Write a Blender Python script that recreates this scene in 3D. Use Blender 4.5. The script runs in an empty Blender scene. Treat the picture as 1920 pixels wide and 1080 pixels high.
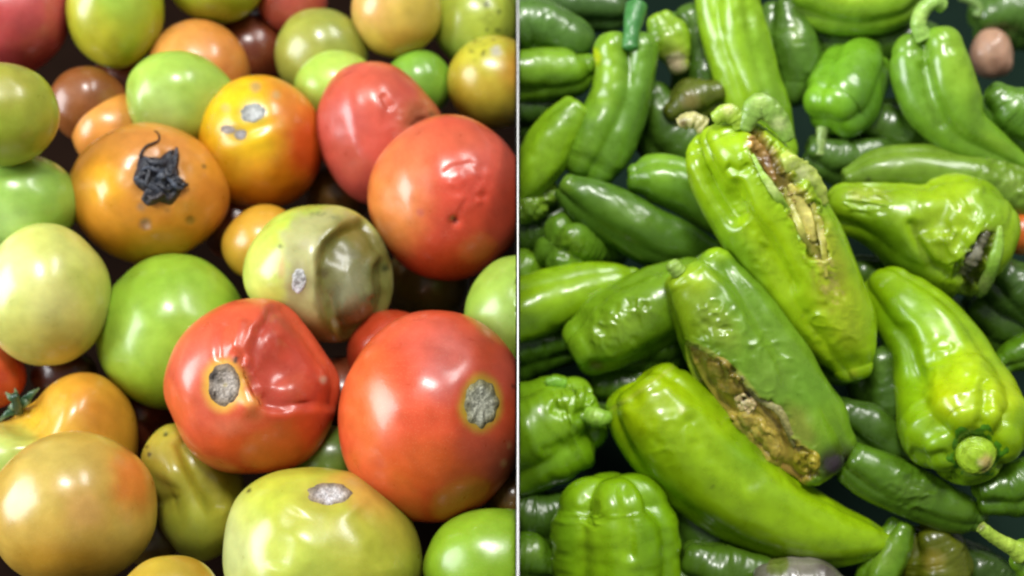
import bpy, math
import numpy as np
from mathutils import Vector
from mathutils.bvhtree import BVHTree

scene = bpy.context.scene
col = scene.collection

# ------------------------------------------------------------------ camera
FPX, CX, CY = 2341.0, 971.0, 540.0            # the photograph's own pixels (1920 wide)
S45 = math.sqrt(0.5)
CAM = np.array([0.0, -0.414, 0.414])
RIGHT, UP, BACK = np.array([1., 0, 0]), np.array([0, S45, S45]), np.array([0, -S45, S45])
cd = bpy.data.cameras.new("camera")
cam = bpy.data.objects.new("camera", cd)
col.objects.link(cam)
cam.location = CAM
cam.rotation_euler = (math.radians(45), 0, 0)
cd.sensor_width = 36
cd.lens = FPX / 1920 * 36
cd.shift_x = -(CX - 960) / 1920
cd.clip_start, cd.clip_end = 0.01, 50
cd.dof.use_dof = True
cd.dof.focus_distance = 0.50
cd.dof.aperture_fstop = 6.5
scene.camera = cam

# ------------------------------------------------------------------ light of the market hall
world = bpy.data.worlds.new("World")
scene.world = world
world.use_nodes = True
bg = world.node_tree.nodes["Background"]
bg.inputs[0].default_value = (0.92, 0.96, 1.0, 1)
bg.inputs[1].default_value = 0.19


def area(name, loc, aim, sx, sy, power, color):
    l = bpy.data.lights.new(name, 'AREA')
    l.shape, l.size, l.size_y, l.energy, l.color = 'RECTANGLE', sx, sy, power, color
    o = bpy.data.objects.new(name, l)
    col.objects.link(o)
    o.location = loc
    o.rotation_euler = (Vector(aim) - Vector(loc)).to_track_quat('-Z', 'Y').to_euler()
    return o


area("ceiling_lamp", (-0.10, -0.12, 1.75), (0, 0.05, 0), 0.46, 0.26, 24, (1.0, 0.98, 0.95))
area("ceiling_lamp", (0.75, 0.35, 1.65), (0.1, 0.1, 0), 0.80, 0.34, 15, (1.0, 0.98, 0.95))
area("tall_window_light", (-1.25, -0.30, 0.62), (-0.15, 0.05, 0), 0.72, 0.95, 25, (0.95, 0.97, 1.0))

scene.view_settings.view_transform = 'Standard'
scene.view_settings.look = 'None'
scene.view_settings.exposure = 0.14
scene.view_settings.gamma = 1.0
scene.cycles.filter_width = 2.1
scene.cycles.max_bounces = 8


# ------------------------------------------------------------------ helpers
def lin(h):
    h = h.lstrip('#')
    c = np.array([int(h[i:i + 2], 16) / 255 for i in (0, 2, 4)])
    return np.where(c <= 0.04045, c / 12.92, ((c + 0.055) / 1.055) ** 2.4)


def ray(px, py):
    px, py = np.asarray(px, float), np.asarray(py, float)
    return ((px - CX) / FPX)[..., None] * RIGHT + ((CY - py) / FPX)[..., None] * UP - BACK


def to_px(p):
    q = p - CAM
    d = -(q @ BACK)
    return CX + FPX * (q @ RIGHT) / d, CY - FPX * (q @ UP) / d, d


def depth_at(px, py, z):
    return (z - CAM[2]) / ray(px, py)[..., 2]


def _hash(ix, iy, iz, seed):
    h = (ix * 374761393 + iy * 668265263 + iz * 1274126177 + seed * 974634777) & 0xffffffff
    h = ((h ^ (h >> 13)) * 1274126177) & 0xffffffff
    h = ((h ^ (h >> 16)) * 2246822519) & 0xffffffff
    return ((h ^ (h >> 15)) & 0xffff) / 65535.0 * 2 - 1


def vnoise(p, seed=0):
    f = np.floor(p)
    i = f.astype(np.int64)
    t = p - f
    t = t * t * t * (t * (t * 6 - 15) + 10)
    out = 0
    for dx in (0, 1):
        for dy in (0, 1):
            for dz in (0, 1):
                w = (t[:, 0] if dx else 1 - t[:, 0]) * (t[:, 1] if dy else 1 - t[:, 1]) * (t[:, 2] if dz else 1 - t[:, 2])
                out = out + w * _hash(i[:, 0] + dx, i[:, 1] + dy, i[:, 2] + dz, seed)
    return out


def fbm(p, seed=0, oct=3):
    a, s, out = 1.0, 0.0, 0
    for k in range(oct):
        out = out + a * vnoise(p * 2 ** k, seed + k * 17)
        s += a
        a *= 0.5
    return out / s


def ss(a, b, x):
    t = np.clip((x - a) / (b - a), 0, 1)
    return t * t * (3 - 2 * t)


def seg_dist(px, py, pts):
    """distance of every (px, py) to a polyline, and how far along it"""
    best, along = np.full(px.shape, 1e9), np.zeros(px.shape)
    n = len(pts) - 1
    for k in range(n):
        (x0, y0), (x1, y1) = pts[k], pts[k + 1]
        dx, dy = x1 - x0, y1 - y0
        t = np.clip(((px - x0) * dx + (py - y0) * dy) / (dx * dx + dy * dy + 1e-9), 0, 1)
        d = np.hypot(px - x0 - t * dx, py - y0 - t * dy)
        m = d < best
        best = np.where(m, d, best)
        along = np.where(m, (k + t) / n, along)
    return best, along


def poly_sd(px, py, pts):
    """signed distance to a closed polygon, positive inside"""
    d, _ = seg_dist(px, py, list(pts) + [pts[0]])
    inside = np.zeros(px.shape, bool)
    n = len(pts)
    for k in range(n):
        (x0, y0), (x1, y1) = pts[k], pts[(k + 1) % n]
        if y0 == y1:
            continue
        c = ((y0 > py) != (y1 > py)) & (px < (x1 - x0) * (py - y0) / (y1 - y0) + x0)
        inside ^= c
    return np.where(inside, d, -d)


def spline(pts, n):
    """Catmull-Rom through rows of numbers"""
    p = np.array(pts, float)
    p = np.vstack([2 * p[0] - p[1], p, 2 * p[-1] - p[-2]])
    m = len(p) - 3
    u = np.linspace(0, m - 1e-9, n)
    i = u.astype(int)
    t = (u - i)[:, None]
    a, b, c, d = p[i], p[i + 1], p[i + 2], p[i + 3]
    return 0.5 * (2 * b + (c - a) * t + (2 * a - 5 * b + 4 * c - d) * t ** 2 + (3 * b - a - 3 * c + d) * t ** 3)


def normals(v, f):
    n = np.zeros_like(v)
    a, b, c = v[f[:, 0]], v[f[:, 1]], v[f[:, 2]]
    fn = np.cross(b - a, c - a) if f.shape[1] == 3 else np.cross(c - a, v[f[:, 3]] - b)
    for k in range(f.shape[1]):
        for ax in range(3):
            n[:, ax] += np.bincount(f[:, k], fn[:, ax], len(v))
    return n / (np.linalg.norm(n, axis=1, keepdims=True) + 1e-20)


_ico = {}


def ico(level):
    if level not in _ico:
        import bmesh
        bm = bmesh.new()
        bmesh.ops.create_icosphere(bm, subdivisions=level, radius=1)
        v = np.array([x.co for x in bm.verts])
        v /= np.linalg.norm(v, axis=1, keepdims=True)
        f = np.array([[y.index for y in x.verts] for x in bm.faces])
        bm.free()
        _ico[level] = (v, f)
    return _ico[level]


def make(name, v, f, mat, parent=None, colour=None, rough=None, origin=None):
    origin = np.mean(v, axis=0) if origin is None else origin
    me = bpy.data.meshes.new(name)
    k = f.shape[1]
    me.vertices.add(len(v))
    me.vertices.foreach_set("co", (v - origin).astype(np.float32).ravel())
    me.loops.add(f.size)
    me.loops.foreach_set("vertex_index", f.astype(np.int32).ravel())
    me.polygons.add(len(f))
    me.polygons.foreach_set("loop_start", np.arange(0, f.size, k, dtype=np.int32))
    me.polygons.foreach_set("loop_total", np.full(len(f), k, dtype=np.int32))
    me.update(calc_edges=True)
    me.shade_smooth()
    if colour is not None:
        a = me.attributes.new("skin_colour", 'FLOAT_COLOR', 'POINT')
        a.data.foreach_set("color", np.hstack([np.clip(colour, 0, 1), np.ones((len(v), 1))]).astype(np.float32).ravel())
    if rough is not None:
        a = me.attributes.new("skin_rough", 'FLOAT', 'POINT')
        a.data.foreach_set("value", rough.astype(np.float32))
    me.materials.append(mat)
    o = bpy.data.objects.new(name, me)
    col.objects.link(o)
    if parent is not None:
        o.parent = parent
        o.location = Vector(origin) - parent.location
    else:
        o.location = origin
    return o


def tag(o, label, cat, group=None, kind=None):
    o['label'] = label
    o['category'] = cat
    if group:
        o['group'] = group
    if kind:
        o['kind'] = kind
    return o


def grid_faces(nr, ns, base=0):
    """quads of nr rings with ns vertices each, closed round the ring"""
    i, j = np.meshgrid(np.arange(nr - 1), np.arange(ns), indexing='ij')
    a = i * ns + j
    b = i * ns + (j + 1) % ns
    return np.stack([a, b, b + ns, a + ns], -1).reshape(-1, 4) + base


# ------------------------------------------------------------------ materials
def skin_material(name, rough=0.26, coat=0.3, sss=0.12, radius=(1.0, 0.35, 0.15), mottle=0.12, mscale=120,
                  bump=0.05, bscale=700, wave=0.0, wscale=90, fleck=None, fleck_scale=900, coat_rough=0.12):
    m = bpy.data.materials.new(name)
    m.use_nodes = True
    nt = m.node_tree
    N, L = nt.nodes, nt.links
    b = N["Principled BSDF"]
    at = N.new("ShaderNodeAttribute"); at.attribute_name = "skin_colour"
    ar = N.new("ShaderNodeAttribute"); ar.attribute_name = "skin_rough"
    tc = N.new("ShaderNodeTexCoord")
    n1 = N.new("ShaderNodeTexNoise"); n1.inputs['Scale'].default_value = mscale; n1.inputs['Detail'].default_value = 5
    L.new(tc.outputs['Object'], n1.inputs['Vector'])
    mr = N.new("ShaderNodeMapRange")
    mr.inputs['From Min'].default_value, mr.inputs['From Max'].default_value = 0.3, 0.7
    mr.inputs['To Min'].default_value, mr.inputs['To Max'].default_value = 1 - mottle, 1 + mottle
    L.new(n1.outputs['Fac'], mr.inputs['Value'])
    mul = N.new("ShaderNodeVectorMath"); mul.operation = 'SCALE'
    L.new(at.outputs['Color'], mul.inputs[0]); L.new(mr.outputs['Result'], mul.inputs['Scale'])
    out = mul.outputs[0]
    if fleck:
        vo = N.new("ShaderNodeTexVoronoi"); vo.inputs['Scale'].default_value = fleck_scale
        L.new(tc.outputs['Object'], vo.inputs['Vector'])
        fr = N.new("ShaderNodeMapRange")
        fr.inputs['From Min'].default_value, fr.inputs['From Max'].default_value = 0.05, 0.22
        fr.inputs['To Min'].default_value, fr.inputs['To Max'].default_value = fleck[1], 0.0
        L.new(vo.outputs['Distance'], fr.inputs['Value'])
        mx = N.new("ShaderNodeMix"); mx.data_type = 'RGBA'
        L.new(fr.outputs['Result'], mx.inputs[0]); L.new(out, mx.inputs[6])
        mx.inputs[7].default_value = (*lin(fleck[0]), 1)
        out = mx.outputs[2]
    L.new(out, b.inputs['Base Color'])
    ad = N.new("ShaderNodeMath"); ad.operation = 'MULTIPLY_ADD'
    L.new(n1.outputs['Fac'], ad.inputs[0]); ad.inputs[1].default_value = 0.30
    ad2 = N.new("ShaderNodeMath"); ad2.operation = 'ADD'; ad2.inputs[1].default_value = rough - 0.15
    L.new(ar.outputs['Fac'], ad2.inputs[0]); L.new(ad2.outputs[0], ad.inputs[2])
    L.new(ad.outputs[0], b.inputs['Roughness'])
    n2 = N.new("ShaderNodeTexNoise"); n2.inputs['Scale'].default_value = bscale; n2.inputs['Detail'].default_value = 3
    L.new(tc.outputs['Object'], n2.inputs['Vector'])
    bp = N.new("ShaderNodeBump"); bp.inputs['Strength'].default_value = bump; bp.inputs['Distance'].default_value = 0.001
    L.new(n2.outputs['Fac'], bp.inputs['Height'])
    nrm = bp.outputs['Normal']
    if wave:
        n3 = N.new("ShaderNodeTexNoise"); n3.inputs['Scale'].default_value = wscale; n3.inputs['Detail'].default_value = 2
        L.new(tc.outputs['Object'], n3.inputs['Vector'])
        b2 = N.new("ShaderNodeBump"); b2.inputs['Strength'].default_value = wave; b2.inputs['Distance'].default_value = 0.004
        L.new(n3.outputs['Fac'], b2.inputs['Height']); L.new(nrm, b2.inputs['Normal'])
        nrm = b2.outputs['Normal']
    L.new(nrm, b.inputs['Normal'])
    L.new(nrm, b.inputs['Coat Normal'])
    b.inputs['Coat Weight'].default_value = coat
    b.inputs['Coat Roughness'].default_value = coat_rough
    b.inputs['Subsurface Weight'].default_value = sss
    b.inputs['Subsurface Radius'].default_value = radius
    b.inputs['Subsurface Scale'].default_value = 0.005
    return m


TOMATO = skin_material("tomato_skin", 0.33, 0.35, 0.15, coat_rough=0.18, bump=0.03, fleck=('#e8d79a', 0.26), fleck_scale=1300, wave=0.05, wscale=75)
PEPPER = skin_material("pepper_skin", 0.30, 0.32, 0.10, (0.5, 1.0, 0.2), mottle=0.14, mscale=150, bump=0.03, bscale=520, coat_rough=0.15,
                       wave=0.09, wscale=80, fleck=('#b9d06a', 0.10), fleck_scale=1300)
CORK = skin_material("cork", 0.62, 0.0, 0.0, mottle=0.45, mscale=900, bump=0.9, bscale=1400)
DRY = skin_material("dried_leaf", 0.45, 0.1, 0.0, mottle=0.4, mscale=600, bump=0.6, bscale=900)
PULP = skin_material("rotten_flesh", 0.40, 0.3, 0.1, mottle=0.3, mscale=450, bump=0.3, bscale=600)
STALK = skin_material("fresh_stalk", 0.36, 0.2, 0.1, (0.5, 1, 0.2), mottle=0.2, mscale=400, bump=0.25, bscale=700)


def plain_material(name, colour, rough):
    m = bpy.data.materials.new(name)
    m.use_nodes = True
    N, L = m.node_tree.nodes, m.node_tree.links
    b = N["Principled BSDF"]
    n = N.new("ShaderNodeTexNoise"); n.inputs['Scale'].default_value = 35; n.inputs['Detail'].default_value = 6
    r = N.new("ShaderNodeMix"); r.data_type = 'RGBA'
    c = lin(colour)
    r.inputs[6].default_value = (*(c * 0.7), 1); r.inputs[7].default_value = (*np.clip(c * 1.25, 0, 1), 1)
    tc = N.new("ShaderNodeTexCoord")
    L.new(tc.outputs['Object'], n.inputs['Vector'])
    L.new(n.outputs['Fac'], r.inputs[0]); L.new(r.outputs[2], b.inputs['Base Color'])
    b.inputs['Roughness'].default_value = rough
    b.inputs['Specular IOR Level'].default_value = 0.05
    return m


# ------------------------------------------------------------------ marks on a skin: all given in the photograph's pixels
def blob(px, py, x, y, r, asp=1.0, ang=0.0, nz=0.0, p=None, seed=0):
    """normalised distance from a blob's centre (1 at its edge)"""
    a = math.radians(ang)
    dx, dy = px - x, py - y
    u = (dx * math.cos(a) + dy * math.sin(a)) / r
    w = (-dx * math.sin(a) + dy * math.cos(a)) / (r * asp)
    d = np.hypot(u, w)
    if nz:
        d = d + nz * fbm(np.stack([px, py, px * 0], 1) / (r * 0.55), seed)
    return d


def apply_feats(v, f, feats, pxm):
    """dents, creases, ridges, wrinkles: real displacement of the surface. pxm = metres per photo pixel there"""
    for q in feats:
        n = normals(v, f)
        px, py, d = to_px(v)
        view = CAM - v
        view /= np.linalg.norm(view, axis=1, keepdims=True)
        front = ss(-0.05, 0.25, np.sum(n * view, 1))
        kind = q[0]
        if kind == 'dent':                      # x y r depth [asp ang nz]
            x, y, r, dep = q[1:5]
            asp, ang, nz = (list(q[5:]) + [1.0, 0.0, 0.0][len(q) - 5:])[:3]
            h = -dep * np.exp(-blob(px, py, x, y, r, asp, ang, nz) ** 2 * 1.6)
        elif kind == 'crease':                  # points width depth
            pts, w, dep = q[1:4]
            dd, al = seg_dist(px, py, pts)
            dd = dd + 0.25 * w * fbm(np.stack([px, py, px * 0], 1) / (w * 2.2), 5)
            h = -dep * np.exp(-(dd / w) ** 2) * ss(0, 0.12, al) * ss(1.0, 0.88, al)
        elif kind == 'pit':                     # polygon edge depth rough rscale: a torn hollow with steep sides
            pts, edge, dep, ra, rs = q[1:6]
            jit = fbm(np.stack([px, py, px * 0], 1) / (16.0 if len(q) < 7 else 60.0), 9, 3) * edge * (1.5 if len(q) < 7 else 0.55)
            s = poly_sd(px, py, pts) + jit
            m = ss(0, edge, s)
            h = -m * dep + m * ra * fbm(np.stack([px, py, px * 0], 1) / rs, 3, 2)
            h = h + (0.16 if len(q) < 7 else 0.06) * dep * np.exp(-((s + edge * 0.5) / (edge * 0.8)) ** 2)
        elif kind == 'wrinkle':                 # x y r amp scale [asp ang stretch sang]
            x, y, r, amp, sc = q[1:6]
            asp, ang, st, sa = (list(q[6:]) + [1.0, 0.0, 1.0, 0.0][len(q) - 6:])[:4]
            a = math.radians(sa)
            u = (px * math.cos(a) + py * math.sin(a)) / (sc * st)
            w = (-px * math.sin(a) + py * math.cos(a)) / sc
            k = fbm(np.stack([u, w, u * 0 + 0.3], 1), 7, 2)
            h = amp * (1 - 2 * np.abs(k) * 1.6) * ss(1.0, 0.55, blob(px, py, x, y, r, asp, ang))
        v = v + n * (h * front * pxm)[:, None]
    return v


def paint(v, base, patches, seed=0):
    px, py, d = to_px(v)
    c = np.tile(lin(base), (len(v), 1))
    ro = np.zeros(len(v))
    for k, q in enumerate(patches):
        q = dict(q)
        if 'poly' in q:
            nz = q.get('nz', 6)
            s = poly_sd(px, py, q['poly']) + nz * fbm(np.stack([px, py, px * 0], 1) / q.get('nscale', 14.0), seed + k)
            m = ss(-q.get('soft', 8), q.get('soft', 8), s)
        elif 'line' in q:
            s, al = seg_dist(px, py, q['line'])
            s = s + q.get('nz', 0.3) * q['w'] * fbm(np.stack([px, py, px * 0], 1) / (q['w'] * 2), seed + k)
            m = ss(q['w'] * 1.3, q['w'] * 0.5, s)
        else:
            s = blob(px, py, q['x'], q['y'], q['r'], q.get('asp', 1), q.get('ang', 0), q.get('nz', 0.18), None, seed + k)
            so = q.get('soft', 0.75)
            m = ss(1 + so * 0.35, 1 - so, s)
        if 'in' in q:      # broken up by a noise of its own
            m = m * ss(q['in'][1], q['in'][1] + 0.25, fbm(np.stack([px, py, px * 0], 1) / q['in'][0], seed + 40 + k, 3))
        m = m * q.get('a', 1.0)
        c = c + (lin(q['c']) - c) * m[:, None]
        ro = ro + m * q.get('rough', 0.0)
    return c, ro


def C(x, y, r, c, a=1.0, soft=0.75, **k):
    return dict(x=x, y=y, r=r, c=c, a=a, soft=soft, **k)


PANEL = 0.0009        # half the room that the divider takes


def keep_side(v, side):
    """fruit lying against the divider is pressed flat on it"""
    if side < 0:
        v[:, 0] = np.minimum(v[:, 0], -PANEL)
    else:
        v[:, 0] = np.maximum(v[:, 0], PANEL)
    return v


class Body:
    def __init__(s, obj, v, f, pxm):
        s.obj, s.v, s.f, s.pxm = obj, v, f, pxm
        s._t = None

    def hit(s, px, py):
        if s._t is None:
            s._t = BVHTree.FromPolygons(s.v.tolist(), s.f.tolist())
        d = ray(px, py)
        d /= np.linalg.norm(d)
        p, n, i, _ = s._t.ray_cast(Vector(CAM), Vector(d))
        if p is None:
            p, n, i, _ = s._t.find_nearest(Vector(CAM + ray(px, py) * s.dist))
        return np.array(p), np.array(n)

    @property
    def dist(s):
        return -((np.mean(s.v, 0) - CAM) @ BACK)


def scab(body, name, x, y, rx, ry, mat, base, patches=(), outline=None, height=1.5, rough_h=1.2, rscale=7.0, rings=14, segs=48,
         jag=0.10, ang=0.0, seed=1, star=None, lobes=None):
    """a crust grown on a skin: a low disc that follows the surface under it"""
    th = np.linspace(0, 2 * math.pi, segs, endpoint=False)
    if outline is not None:
        o = np.array(outline, float) - (x, y)
        a = np.arctan2(o[:, 1], o[:, 0]) % (2 * math.pi)
        s = np.argsort(a)
        a, r = a[s], np.hypot(o[:, 0], o[:, 1])[s]
        rad = np.interp(th, np.r_[a[-1] - 2 * math.pi, a, a[0] + 2 * math.pi], np.r_[r[-1], r, r[0]])
        ox, oy = np.cos(th) * rad, np.sin(th) * rad
    else:
        j = 1 + jag * fbm(np.stack([np.cos(th) * 2.2, np.sin(th) * 2.2, th * 0], 1), seed, 3) * 2
        if lobes:
            j = j * (1 + lobes[1] * np.cos(lobes[0] * th + 0.4))
        c, s_ = math.cos(math.radians(ang)), math.sin(math.radians(ang))
        ex, ey = np.cos(th) * rx * j, np.sin(th) * ry * j
        ox, oy = ex * c - ey * s_, ex * s_ + ey * c
    v, q = [], []
    for i in range(rings):
        t = 1 - i / (rings - 0.6)
        for k in range(segs):
            p, n = body.hit(x + ox[k] * t, y + oy[k] * t)
            v.append(p); q.append(n)
    v, q = np.array(v), np.array(q)
    t = np.repeat(1 - np.arange(rings) / (rings - 0.6), segs)
    px, py, _ = to_px(v)
    nn = fbm(np.stack([px, py, px * 0], 1) / rscale, seed + 3, 3)
    h = height * ss(1.02, 0.78, t) * (1 - 0.25 * ss(0.75, 0.1, t)) + rough_h * nn * ss(1.0, 0.85, t) - 0.8 * (t > 0.99)
    if star is not None:
        thv = np.tile(th, rings)
        h = h + star[1] * np.cos(star[0] * thv) * ss(0.15, 0.5, t) * ss(1.0, 0.8, t)
    v = v + q * (h * body.pxm)[:, None]
    f = grid_faces(rings, segs)
    f = np.vstack([f, [[(rings - 1) * segs + k, (rings - 1) * segs + (k + 1) % segs, (rings - 1) * segs + (segs - k - 2) % segs,
                        (rings - 1) * segs + (segs - k - 1) % segs] for k in range(segs // 2 - 1)]])
    c, ro = paint(v, base, patches, seed)
    return make(name, v, f, mat, body.obj, c, ro)


def tube(name, pts, mat, base, parent, patches=(), n=40, segs=16, flat=1.0, wob=0.06, seed=2, depth=None, cap=True, at=None):
    """a stalk, tendril or sepal: rows of (px, py, half width in px, depth in metres)"""
    p = spline(pts, n)
    c = CAM + ray(p[:, 0], p[:, 1]) * p[:, 3:4]
    r = np.maximum(p[:, 2], 0.3) * p[:, 3] / FPX
    t = np.gradient(c, axis=0)
    t /= np.linalg.norm(t, axis=1, keepdims=True) + 1e-12
    w = CAM - c
    w /= np.linalg.norm(w, axis=1, keepdims=True)
    sd = np.cross(t, w)
    bad = np.linalg.norm(sd, axis=1, keepdims=True)
    sd = sd / (bad + 1e-9)
    up = np.cross(sd, t)
    th = np.linspace(0, 2 * math.pi, segs, endpoint=False)
    v = c[:, None] + r[:, None, None] * (np.cos(th)[None, :, None] * sd[:, None] + flat * np.sin(th)[None, :, None] * up[:, None])
    jit = fbm(np.stack([np.repeat(np.arange(n), segs) * 0.35, np.tile(np.cos(th), n) * 1.3, np.tile(np.sin(th), n) * 1.3], 1), seed)
    v = v.reshape(-1, 3)
    cc = np.repeat(c, segs, 0)
    v = cc + (v - cc) * (1 + wob * 2 * jit)[:, None]
    f = grid_faces(n, segs)
    v = np.vstack([v, c[:1] - t[:1] * r[0] * 0.3, c[-1:] + t[-1:] * r[-1] * 0.3])
    a, b = len(v) - 2, len(v) - 1
    caps = []
    for k in range(segs):
        k1 = (k + 1) % segs
        caps.append([a, k1, k, k]); caps.append([b, (n - 1) * segs + k, (n - 1) * segs + k1, (n - 1) * segs + k1])
    me_f = np.vstack([np.vstack([f[:, [0, 1, 2]], f[:, [0, 2, 3]]]), np.array(caps)[:, :3]])
    c_, ro = paint(v, base, patches, seed)
    return make(name, v, me_f[:, ::-1], mat, parent, c_, ro)


# ------------------------------------------------------------------ layout: where along its line of sight each fruit lies in the heap
FRUIT = []


def T(label, cx, cy, rx, ry, lay, z, base, patches=(), feats=(), outline=None, lvl=5, rz=0.93, wob=0.05, seed=None, extra=None, cat="tomato"):
    FRUIT.append(dict(kind='t', label=label, cx=cx, cy=cy, rx=rx, ry=ry, lay=lay, z=z, base=base, patches=patches, feats=feats, outline=outline,
                      lvl=lvl, rz=rz, wob=wob, seed=len(FRUIT) * 7 + 3 if seed is None else seed, extra=extra, side=-1, cat=cat))


def PEP(label, spine, lay, z, base, patches=(), feats=(), lobes=(3, 0.2, 0.9), caps=(('shoulder', 0.45, 0.2), ('round', 0.9, 0.0)),
        rz=0.92, res=(110, 72), wob=0.06, seed=None, extra=None, side=1, cat="pepper"):
    FRUIT.append(dict(kind='p', label=label, spine=spine, lay=lay, z=z, base=base, patches=patches, feats=feats, lobes=lobes, caps=caps, rz=rz,
                      res=res, wob=wob, seed=len(FRUIT) * 7 + 3 if seed is None else seed, extra=extra, side=side, cat=cat))


def solve():
    """lets the heap settle: fruit that would cut into one another are moved apart in depth"""
    P, R, own = [], [], []
    for i, q in enumerate(FRUIT):
        if q['kind'] == 't':
            pts = [(q['cx'], q['cy'], 0.93 * (q['rx'] + q['ry']) / 2, 0)]
            if q['outline'] is not None:
                pts[0] = (q['cx'], q['cy'], 0.9 * (q['rx'] + q['ry']) / 2, 0)
        else:
            s = [tuple(r) + (0,) * (4 - len(r)) for r in q['spine']]
            pts = [(a, b, c * 0.88, d) for a, b, c, d in spline(s, 9)]
        mid = np.mean([p[:2] for p in pts], 0)
        d0 = depth_at(mid[0], mid[1], q['z'])
        q['d0'] = float(d0)
        for x, y, r, dz in pts:
            d = d0 - dz * d0 / FPX
            P.append(CAM + ray(x, y) * d); R.append(r * d / FPX); own.append(i)
    P, R, own = np.array(P) - CAM, np.array(R), np.array(own)
    lay = np.array([q['lay'] for q in FRUIT], float)
    side = np.array([q['side'] for q in FRUIT])
    k = np.ones(len(FRUIT))
    I, J = np.triu_indices(len(own), 1)
    m = (own[I] != own[J]) & (side[own[I]] == side[own[J]])
    I, J = I[m], J[m]
    near = np.linalg.norm(P[I] - P[J], axis=1) < (R[I] + R[J]) * 1.5 + 0.05
    I, J = I[near], J[near]
    swap = lay[own[I]] < lay[own[J]]
    I, J = np.where(swap, J, I), np.where(swap, I, J)            # I lies in front of J
    dn = np.linalg.norm(P, axis=1)
    for it in range(400):
        a, b = P[I] * k[own[I]][:, None], P[J] * k[own[J]][:, None]
        lim = R[I] * k[own[I]] + R[J] * k[own[J]]
        dirn = a / np.linalg.norm(a, axis=1, keepdims=True)
        along = np.sum((b - a) * dirn, 1)
        lat2 = np.sum((b - a) ** 2, 1) - along ** 2
        need = np.sqrt(np.maximum(lim ** 2 - lat2, 0))
        over = np.where(lat2 < lim ** 2, need - along, 0)
        over = np.where((lay[own[I]] == lay[own[J]]) & (along < 0), np.maximum(need + along, 0) * -1, over)
        over = np.where(np.abs(over) < 0.0008, 0, over)
        dk = np.zeros(len(FRUIT)); cnt = np.zeros(len(FRUIT))
        np.add.at(dk, own[I], -0.5 * over / dn[I]); np.add.at(cnt, own[I], np.abs(over) > 0)
        np.add.at(dk, own[J], 0.5 * over / dn[J]); np.add.at(cnt, own[J], np.abs(over) > 0)
        k = np.clip(k + 0.5 * dk / np.maximum(cnt, 1), 0.78, 1.22)
    for i, q in enumerate(FRUIT):
        q['d'] = q['d0'] * k[i]
    return k


def build_tomato(q):
    u, f = ico(q['lvl'])
    pxm = q['d'] / FPX
    c = CAM + ray(q['cx'], q['cy']) * q['d']
    w = (CAM - c) / np.linalg.norm(CAM - c)
    r = np.cross(UP, w); r /= np.linalg.norm(r)
    up = np.cross(w, r)
    rx, ry = q['rx'], q['ry']
    mr = (rx + ry) / 2
    if q['outline'] is not None:
        o = np.array(q['outline'], float) - (q['cx'], q['cy'])
        a = np.arctan2(-o[:, 1], o[:, 0]) % (2 * math.pi)
        s = np.argsort(a)
        a, rad = a[s], np.hypot(o[:, 0], o[:, 1])[s]
        g = np.radians(np.arange(360))
        R = np.interp(g, np.r_[a[-1] - 2 * math.pi, a, a[0] + 2 * math.pi], np.r_[rad[-1], rad, rad[0]])
        kern = np.exp(-(np.arange(-20, 21) / 7.0) ** 2); kern /= kern.sum()
        R = np.convolve(np.r_[R[-20:], R, R[:20]], kern, 'valid')
        th = np.arctan2(u[:, 1], u[:, 0]) % (2 * math.pi)
        sc = np.interp(th, np.radians(np.arange(361)), np.r_[R, R[0]])
        mix = ss(0.0, 0.5, np.hypot(u[:, 0], u[:, 1]))
        sc = mr + (sc - mr) * mix
        x, y = u[:, 0] * sc, u[:, 1] * sc
        mr = np.mean(R)
        # the polygon turns about its own centre; its depth follows its width
        zz = u[:, 2] * (q['rz'] * (0.5 * mr + 0.5 * sc))
    else:
        x, y, zz = u[:, 0] * rx, u[:, 1] * ry, u[:, 2] * mr * q['rz']
    k = 1 + q['wob'] * fbm(u * 1.15, q['seed'], 2)
    v = c + pxm * k[:, None] * (x[:, None] * r + y[:, None] * up + zz[:, None] * w)
    v = apply_feats(v, f, q['feats'], pxm)
    v = keep_side(v, q['side'])
    cc, ro = paint(v, q['base'], q['patches'], q['seed'])
    if q['cat'] == 'tomato':
        d = cc[:, 1] - cc[:, 0]
        cc[:, 0] += 0.30 * np.maximum(d, 0)
        cc[:, 1] += 0.035 * np.maximum(-d, 0)
        cc[:, 2] *= 0.95
    o = make("tomato" if q['cat'] == 'tomato' else q['cat'].replace(' ', '_'), v, f, TOMATO, None, cc, ro, origin=c)
    return Body(o, v, f, pxm)


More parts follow.
